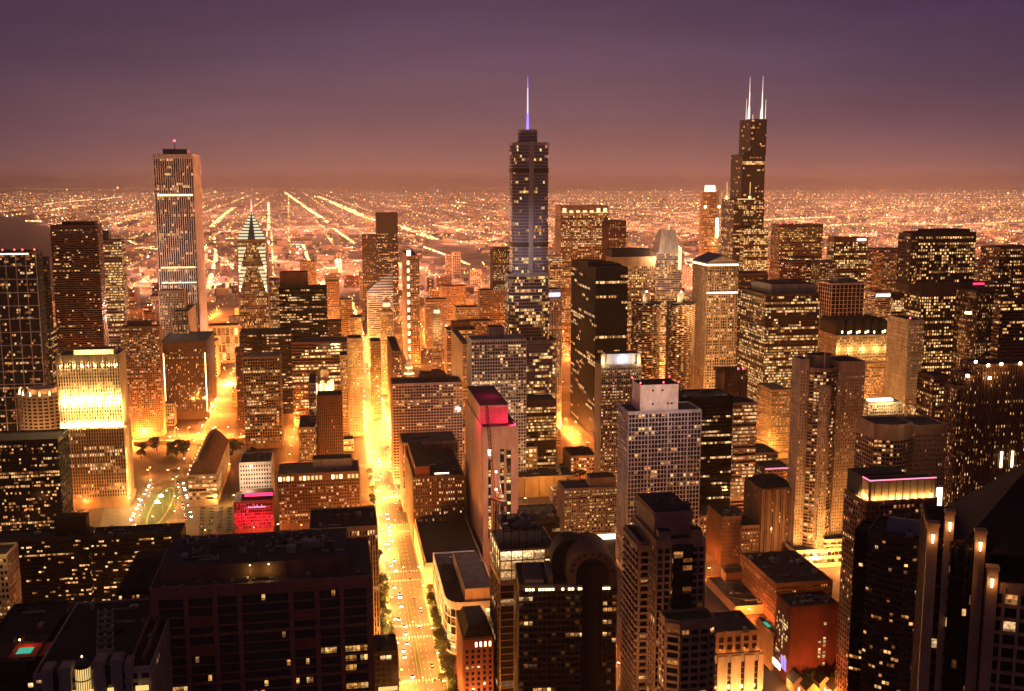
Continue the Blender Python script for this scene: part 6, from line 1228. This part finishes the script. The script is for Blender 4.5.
for i in range(10):       # ramp lamps on the riverside road
    q = gp(136 + i * 13, 436 - i * .2); light((q[0], q[1], 10), 1.1e5, (1, .36, .06)); 
    o = empty('street_lamp', (*q, 0), 1.0); tag(o, 'street lamp on the orange riverside road beyond the plaza', 'street lamp', 'riverside road lamps')
    for nm, me in (('pole', POLE), ('lamp_head', HEAD)):
        k = bpy.data.objects.new(nm, me); COL.objects.link(k); k.parent = o
m_ = MB(); wa, wb = gp(134, 446), gp(262, 441); wv = (wb[0] - wa[0], wb[1] - wa[1]); wl = math.hypot(*wv); wt = (wv[0] / wl, wv[1] / wl); m_.obox(wa, wt, (wt[1], -wt[0]), 0, wl, 0, 1.2, 0, 5, 'cream')
tag(m_.build('river_wall'), 'pale retaining wall along the orange riverside road', 'wall')

def crown_mesh(seed, r, h):
    rr = random.Random(seed); m_ = MB(); lobes = [(rr.uniform(-.5, .5) * r, rr.uniform(-.5, .5) * r, h * rr.uniform(.35, .85), r * rr.uniform(.35, .62)) for _ in range(9)]
    for i in range(620):
        lx, ly, lz, lr = rr.choice(lobes); u, v, q = rr.gauss(0, 1), rr.gauss(0, 1), rr.gauss(0, 1); n = math.sqrt(u * u + v * v + q * q) or 1; k = lr * rr.uniform(.55, 1.08)
        c = Vector((lx + u / n * k, ly + v / n * k, lz + q / n * k * .8)); s = rr.uniform(.22, .5); t1 = Vector((rr.gauss(0, 1), rr.gauss(0, 1), rr.gauss(0, .6))).normalized() * s; t2 = t1.cross(Vector((rr.gauss(0, 1), rr.gauss(0, 1), rr.gauss(0, 1)))).normalized() * s * .7
        m_.add([tuple(c - t1), tuple(c + t2), tuple(c + t1), tuple(c - t2)], [(0, 1, 2, 3)], 'leafa')
    return m_.mesh('crown')
CR = [crown_mesh(s, 3.4, 7.5) for s in (1, 2, 3, 4)]
TR = []
for s in range(2):
    rr = random.Random(s + 20); m_ = MB(); m_.cone((0, 0), .26, .14, 0, 4.5, 'bark', 8)
    for k in range(5): a = k * 1.26 + rr.random(); m_.bar((0, 0, 2.6 + k * .3), (1.7 * math.cos(a), 1.7 * math.sin(a), 5.2 + rr.random()), .07, 'bark')
    TR.append(m_.mesh('trunk'))
def tree(c, s, label, group, z=0):
    o = empty('street_tree', (*c, z), R.uniform(0, 6.28)); tag(o, label, 'tree', group); o.scale = (s, s, s * R.uniform(.9, 1.15))
    for nm, me in (('crown', R.choice(CR)), ('trunk', R.choice(TR))):
        k = bpy.data.objects.new(nm, me); COL.objects.link(k); k.parent = o
for i in range(60):
    a = -40 + i * 8.5
    for c, pr in ((16.6, .85), (-16.6, .55)):
        q = grid_pt(a + R.uniform(-1.5, 1.5), c)
        if R.random() < pr and not inside(q, 1.5) and seen((*q, 7)): tree(q, R.uniform(1.0, 1.6) if a < 160 else R.uniform(.9, 1.4), 'leafy street tree on the avenue pavement', 'trees along the avenue', .14)
for i, (px, py) in enumerate(((446, 618), (448, 628), (442, 634), (449, 640), (443, 610), (446, 690), (452, 686), (455, 692), (383, 630), (386, 645), (388, 655), (396, 690), (438, 622), (440, 645))):
    q = gp(px, py)
    if not inside(q, 1): tree(q, R.uniform(1.1, 1.6), 'large dark leafy tree beside the avenue crossing', 'big trees at the avenue crossing')
for i in range(26):
    q = gp(R.choice((R.uniform(138, 158), R.uniform(166, 186), R.uniform(222, 262))), R.uniform(449, 459))
    if not inside(q, 1): tree(q, R.uniform(1.0, 2.4), 'dark tree in the row between the plaza and the riverside road', 'trees by the riverside road')
for (px, py) in ((567, 474), (572, 478), (576, 472), (562, 478), (580, 480)):
    q = gp(px, py)
    if not inside(q, 0): tree(q, 2.0, 'dark tree beside the glowing street behind the orange-walled hall', 'trees behind the orange hall')
for i in range(12):
    q = gp(800 + i * 4.5, 676 + (i % 3) * 5)
    if not inside(q, 0): tree(q, 1.5, 'dark tree with lamplight below it by the red brick tower', 'trees by the red brick tower')
# ------------------------------------------------------------------ the far city: countless lights down to the horizon
rng = np.random.default_rng(5)
LP, LS, LC = [], [], []
def put(x, y, z, s, c): LP.append((x, y, z)); LS.append(s); LC.append(c)
def cpal():
    u = R.random(); g = R.lognormvariate(-.5, 1.0)
    c = (1, .46, .12) if u < .62 else (1, .60, .22) if u < .88 else (1, .80, .50) if u < .96 else (1, .25, .12) if u < .985 else (.7, .8, 1)
    return tuple(k * g for k in c)
def okpt(x, y): return not (inpoly((x, y), LAKE) or inpoly((x, y), DARK) or (x < -.40 * y and y < 7200))
def line(pts, n, s=.75, g=1.6, jit=6):
    P = [gp(*p) for p in pts]
    for i in range(n):
        # spread evenly in the place, denser nearer the eye as perspective shows it
        t = (i + R.random()) / n * (len(P) - 1); k = min(int(t), len(P) - 2); f = t - k
        y0, y1 = P[k][1], P[k + 1][1]; yy = 1 / ((1 - f) / y0 + f / y1) if abs(y0 - y1) > 1 else y0; ff = (yy - y0) / (y1 - y0) if abs(y0 - y1) > 1 else f
        x, y = P[k][0] + (P[k + 1][0] - P[k][0]) * ff + R.uniform(-jit, jit), yy
        c = (1, .56, .19) if R.random() < .75 else (1, .76, .42); q = g * R.lognormvariate(0, .4); put(x, y, 9, s * R.uniform(.6, 1.0), tuple(k_ * q for k_ in c))
line(((285, 193), (306, 208), (327, 223)), 260, .95, 2.6, 16); line(((334, 230), (346, 239), (358, 247)), 130, .9, 2.0, 8); line(((318, 197), (345, 208), (376, 222)), 220, .9, 2.0, 30); line(((330, 203), (362, 217), (400, 228), (436, 241)), 300, .95, 2.0, 22)
line(((400, 226), (420, 236), (436, 241)), 90, .9, 1.8, 20); line(((424, 249), (446, 257), (469, 267)), 150, .95, 2.6, 5); line(((268.5, 203), (269, 215), (269, 232)), 170, .85, 2.2, 10); line(((267, 232), (266.5, 250), (266, 290)), 110, .8, 1.8, 3); line(((271, 232), (272.5, 250), (274, 288)), 110, .8, 1.8, 3)
line(((303, 247), (309, 264), (317, 284)), 170, 1.1, 2.6, 5); line(((320, 286), (333, 306), (344, 336)), 200, 1.2, 2.4, 5); line(((350, 300), (358, 325), (364, 345)), 120, 1.1, 2.2, 4); line(((212, 228), (222, 218), (234, 208)), 120, .9, 1.8, 20); line(((208, 292), (212, 276), (216, 260), (214, 240)), 150, 1.2, 2.6, 6)
line(((45, 205), (70, 202), (92, 200)), 110, .75, 1.5, 40); line(((100, 200), (122, 197)), 60, .7, 1.3, 40); line(((28, 222), (40, 222.5)), 40, .8, 1.8, 20); line(((120, 219), (160, 212)), 80, .8, 1.2, 60); line(((105, 228), (150, 214)), 50, .8, 1.2, 20); line(((128, 242), (146, 250), (166, 252)), 90, .85, 1.8, 8); line(((120, 252), (158, 248)), 70, .8, 1.5, 8); line(((206, 262), (232, 270)), 60, .9, 1.8, 6); line(((200, 250), (226, 262)), 60, .8, 1.6, 6)
for y_ in (191.5, 195, 199, 203, 208, 213, 219, 226): line(((560 + R.uniform(-60, 40), y_ + .8), (760, y_), (1040, y_ - 1 + R.uniform(-1, 1.5))), int(150 + 2 * (y_ - 190)), .6, 1.2, 60)
line(((764, 221), (800, 219), (835, 218)), 120, .8, 2.0, 20); line(((800, 228), (880, 224), (960, 226), (1030, 221)), 220, .85, 1.6, 30); line(((840, 212), (900, 207), (1030, 204)), 120, .7, 1.4, 60); line(((560, 212), (600, 216), (680, 214)), 90, .7, 1.3, 30); line(((430, 226), (470, 232), (505, 236)), 90, .8, 1.6, 15); line(((455, 243), (495, 246)), 50, .8, 1.4, 8)
line(((400, 186.5), (640, 187.5), (1030, 186)), 150, .5, .9, 400); line(((0, 189), (150, 189.5), (400, 188)), 110, .5, .9, 300)
# the even street grid of the prairie city
PF = rad(11.8); ge, gs = (math.cos(PF), math.sin(PF)), (-math.sin(PF), math.cos(PF))
for d0, d1, n_, sz in ((1500, 2600, 3600, .55), (2600, 5000, 9000, .5), (5000, 9000, 13000, .45), (9000, 16000, 11000, .40), (16000, 30000, 6500, .36), (30000, 60000, 1500, .36)):
    for i in range(n_):
        y = 1 / R.uniform(1 / d1, 1 / d0); x = R.uniform(-.56, .56) * y
        s_, e_ = x * gs[0] + y * gs[1], x * ge[0] + y * ge[1]; sp_ = 110 if d0 < 5000 else 200 if d0 < 9000 else 400
        if R.random() < .6: e_ = round(e_ / sp_) * sp_ + R.uniform(-5, 5)
        elif R.random() < .8: s_ = round(s_ / sp_) * sp_ + R.uniform(-5, 5)
        x, y = ge[0] * e_ + gs[0] * s_, ge[1] * e_ + gs[1] * s_
        if y < 900 or not okpt(x, y) or (y < 2700 and inside((x, y), 1)): continue
        put(x, y, R.choice((7, 8, 9, 14, 22)), sz * R.lognormvariate(0, .35), cpal())
LP, LS, LC = np.array(LP), np.array(LS), np.array(LC)
rad_ = LS * np.hypot(LP[:, 0], LP[:, 1]) / FPX
dirs = np.array([(1, 0, 0), (0, 1, 0), (-1, 0, 0), (0, -1, 0), (0, 0, 1), (0, 0, -1)], float)
V = (LP[:, None, :] + dirs[None] * rad_[:, None, None]).reshape(-1, 3)
T8 = np.array([(0, 1, 4), (1, 2, 4), (2, 3, 4), (3, 0, 4), (1, 0, 5), (2, 1, 5), (3, 2, 5), (0, 3, 5)])
Fx = (np.arange(len(LP))[:, None, None] * 6 + T8[None]).reshape(-1, 3)
me = bpy.data.meshes.new('city_lights'); me.vertices.add(len(V)); me.vertices.foreach_set('co', V.astype('f').ravel()); me.loops.add(Fx.size); me.loops.foreach_set('vertex_index', Fx.astype('i').ravel())
me.polygons.add(len(Fx)); me.polygons.foreach_set('loop_start', np.arange(0, Fx.size, 3, dtype='i')); me.materials.append(MATS['lamp_glow']); me.update(calc_edges=True)
at = me.attributes.new('glow', 'FLOAT_COLOR', 'FACE'); arr = np.ones((len(Fx), 4), 'f'); arr[:, :3] = np.repeat(LC * 1.15, 8, axis=0); at.data.foreach_set('color', arr.ravel()); me.validate()
o = bpy.data.objects.new('city_lights', me); COL.objects.link(o); tag(o, kind='stuff')
# scattered point lights, no lamp bodies, added to make air and far ground glow
for d0, d1, n_, pw in ((1700, 3000, 70, 2.6e5), (3000, 6000, 300, 6.5e5), (6000, 12000, 320, 1.25e6), (12000, 24000, 150, 2.2e6)):
    for i in range(n_):
        y = 1 / R.uniform(1 / d1, 1 / d0); x = R.uniform(-.5, .55) * y
        if not okpt(x, y) or (y < 2800 and inside((x, y), 4)): continue
        light((x, y, 30 if y < 6000 else 50), pw * R.lognormvariate(0, .4), (1, .37, .20), 3)
# far rooftops: the low carpet of houses and sheds out to the haze
mb = MB()
for d0, d1, n_ in ((2000, 4200, 1100), (4200, 9000, 1300), (9000, 18000, 700)):
    for i in range(n_):
        y = 1 / R.uniform(1 / d1, 1 / d0); x = R.uniform(-.55, .55) * y
        if not okpt(x, y) or (y < 4300 and not clear((x, y), 26)): continue
        k = 1 if y < 4200 else 2.2 if y < 9000 else 4; w_, d_, h_ = R.uniform(10, 30) * k, R.uniform(10, 26) * k, R.uniform(6, 18) * (1.4 if R.random() < .2 else 1)
        mb.obox((x, y), ge, gs, -w_ / 2, w_ / 2, -d_ / 2, d_ / 2, 0, h_, R.choice(('brown', 'roof', 'tan', 'stone')))
tag(mb.build('distant_rooftops'), kind='stuff')

# ------------------------------------------------------------------ the night air over the city
m = bpy.data.materials.new('haze'); m.use_nodes = True; t = m.node_tree; t.nodes.clear()
o_ = t.nodes.new('ShaderNodeOutputMaterial'); pv = t.nodes.new('ShaderNodeVolumePrincipled'); pv.inputs['Color'].default_value = (.95, .88, .84, 1); pv.inputs['Density'].default_value = HAZE; pv.inputs['Anisotropy'].default_value = .35
t.links.new(pv.outputs[0], o_.inputs['Volume']); MATS['haze'] = m
mb = MB(); mb.box(-70000, 70000, -3000, 100000, -1, 560, 'haze'); o = mb.build('haze'); tag(o, kind='stuff')
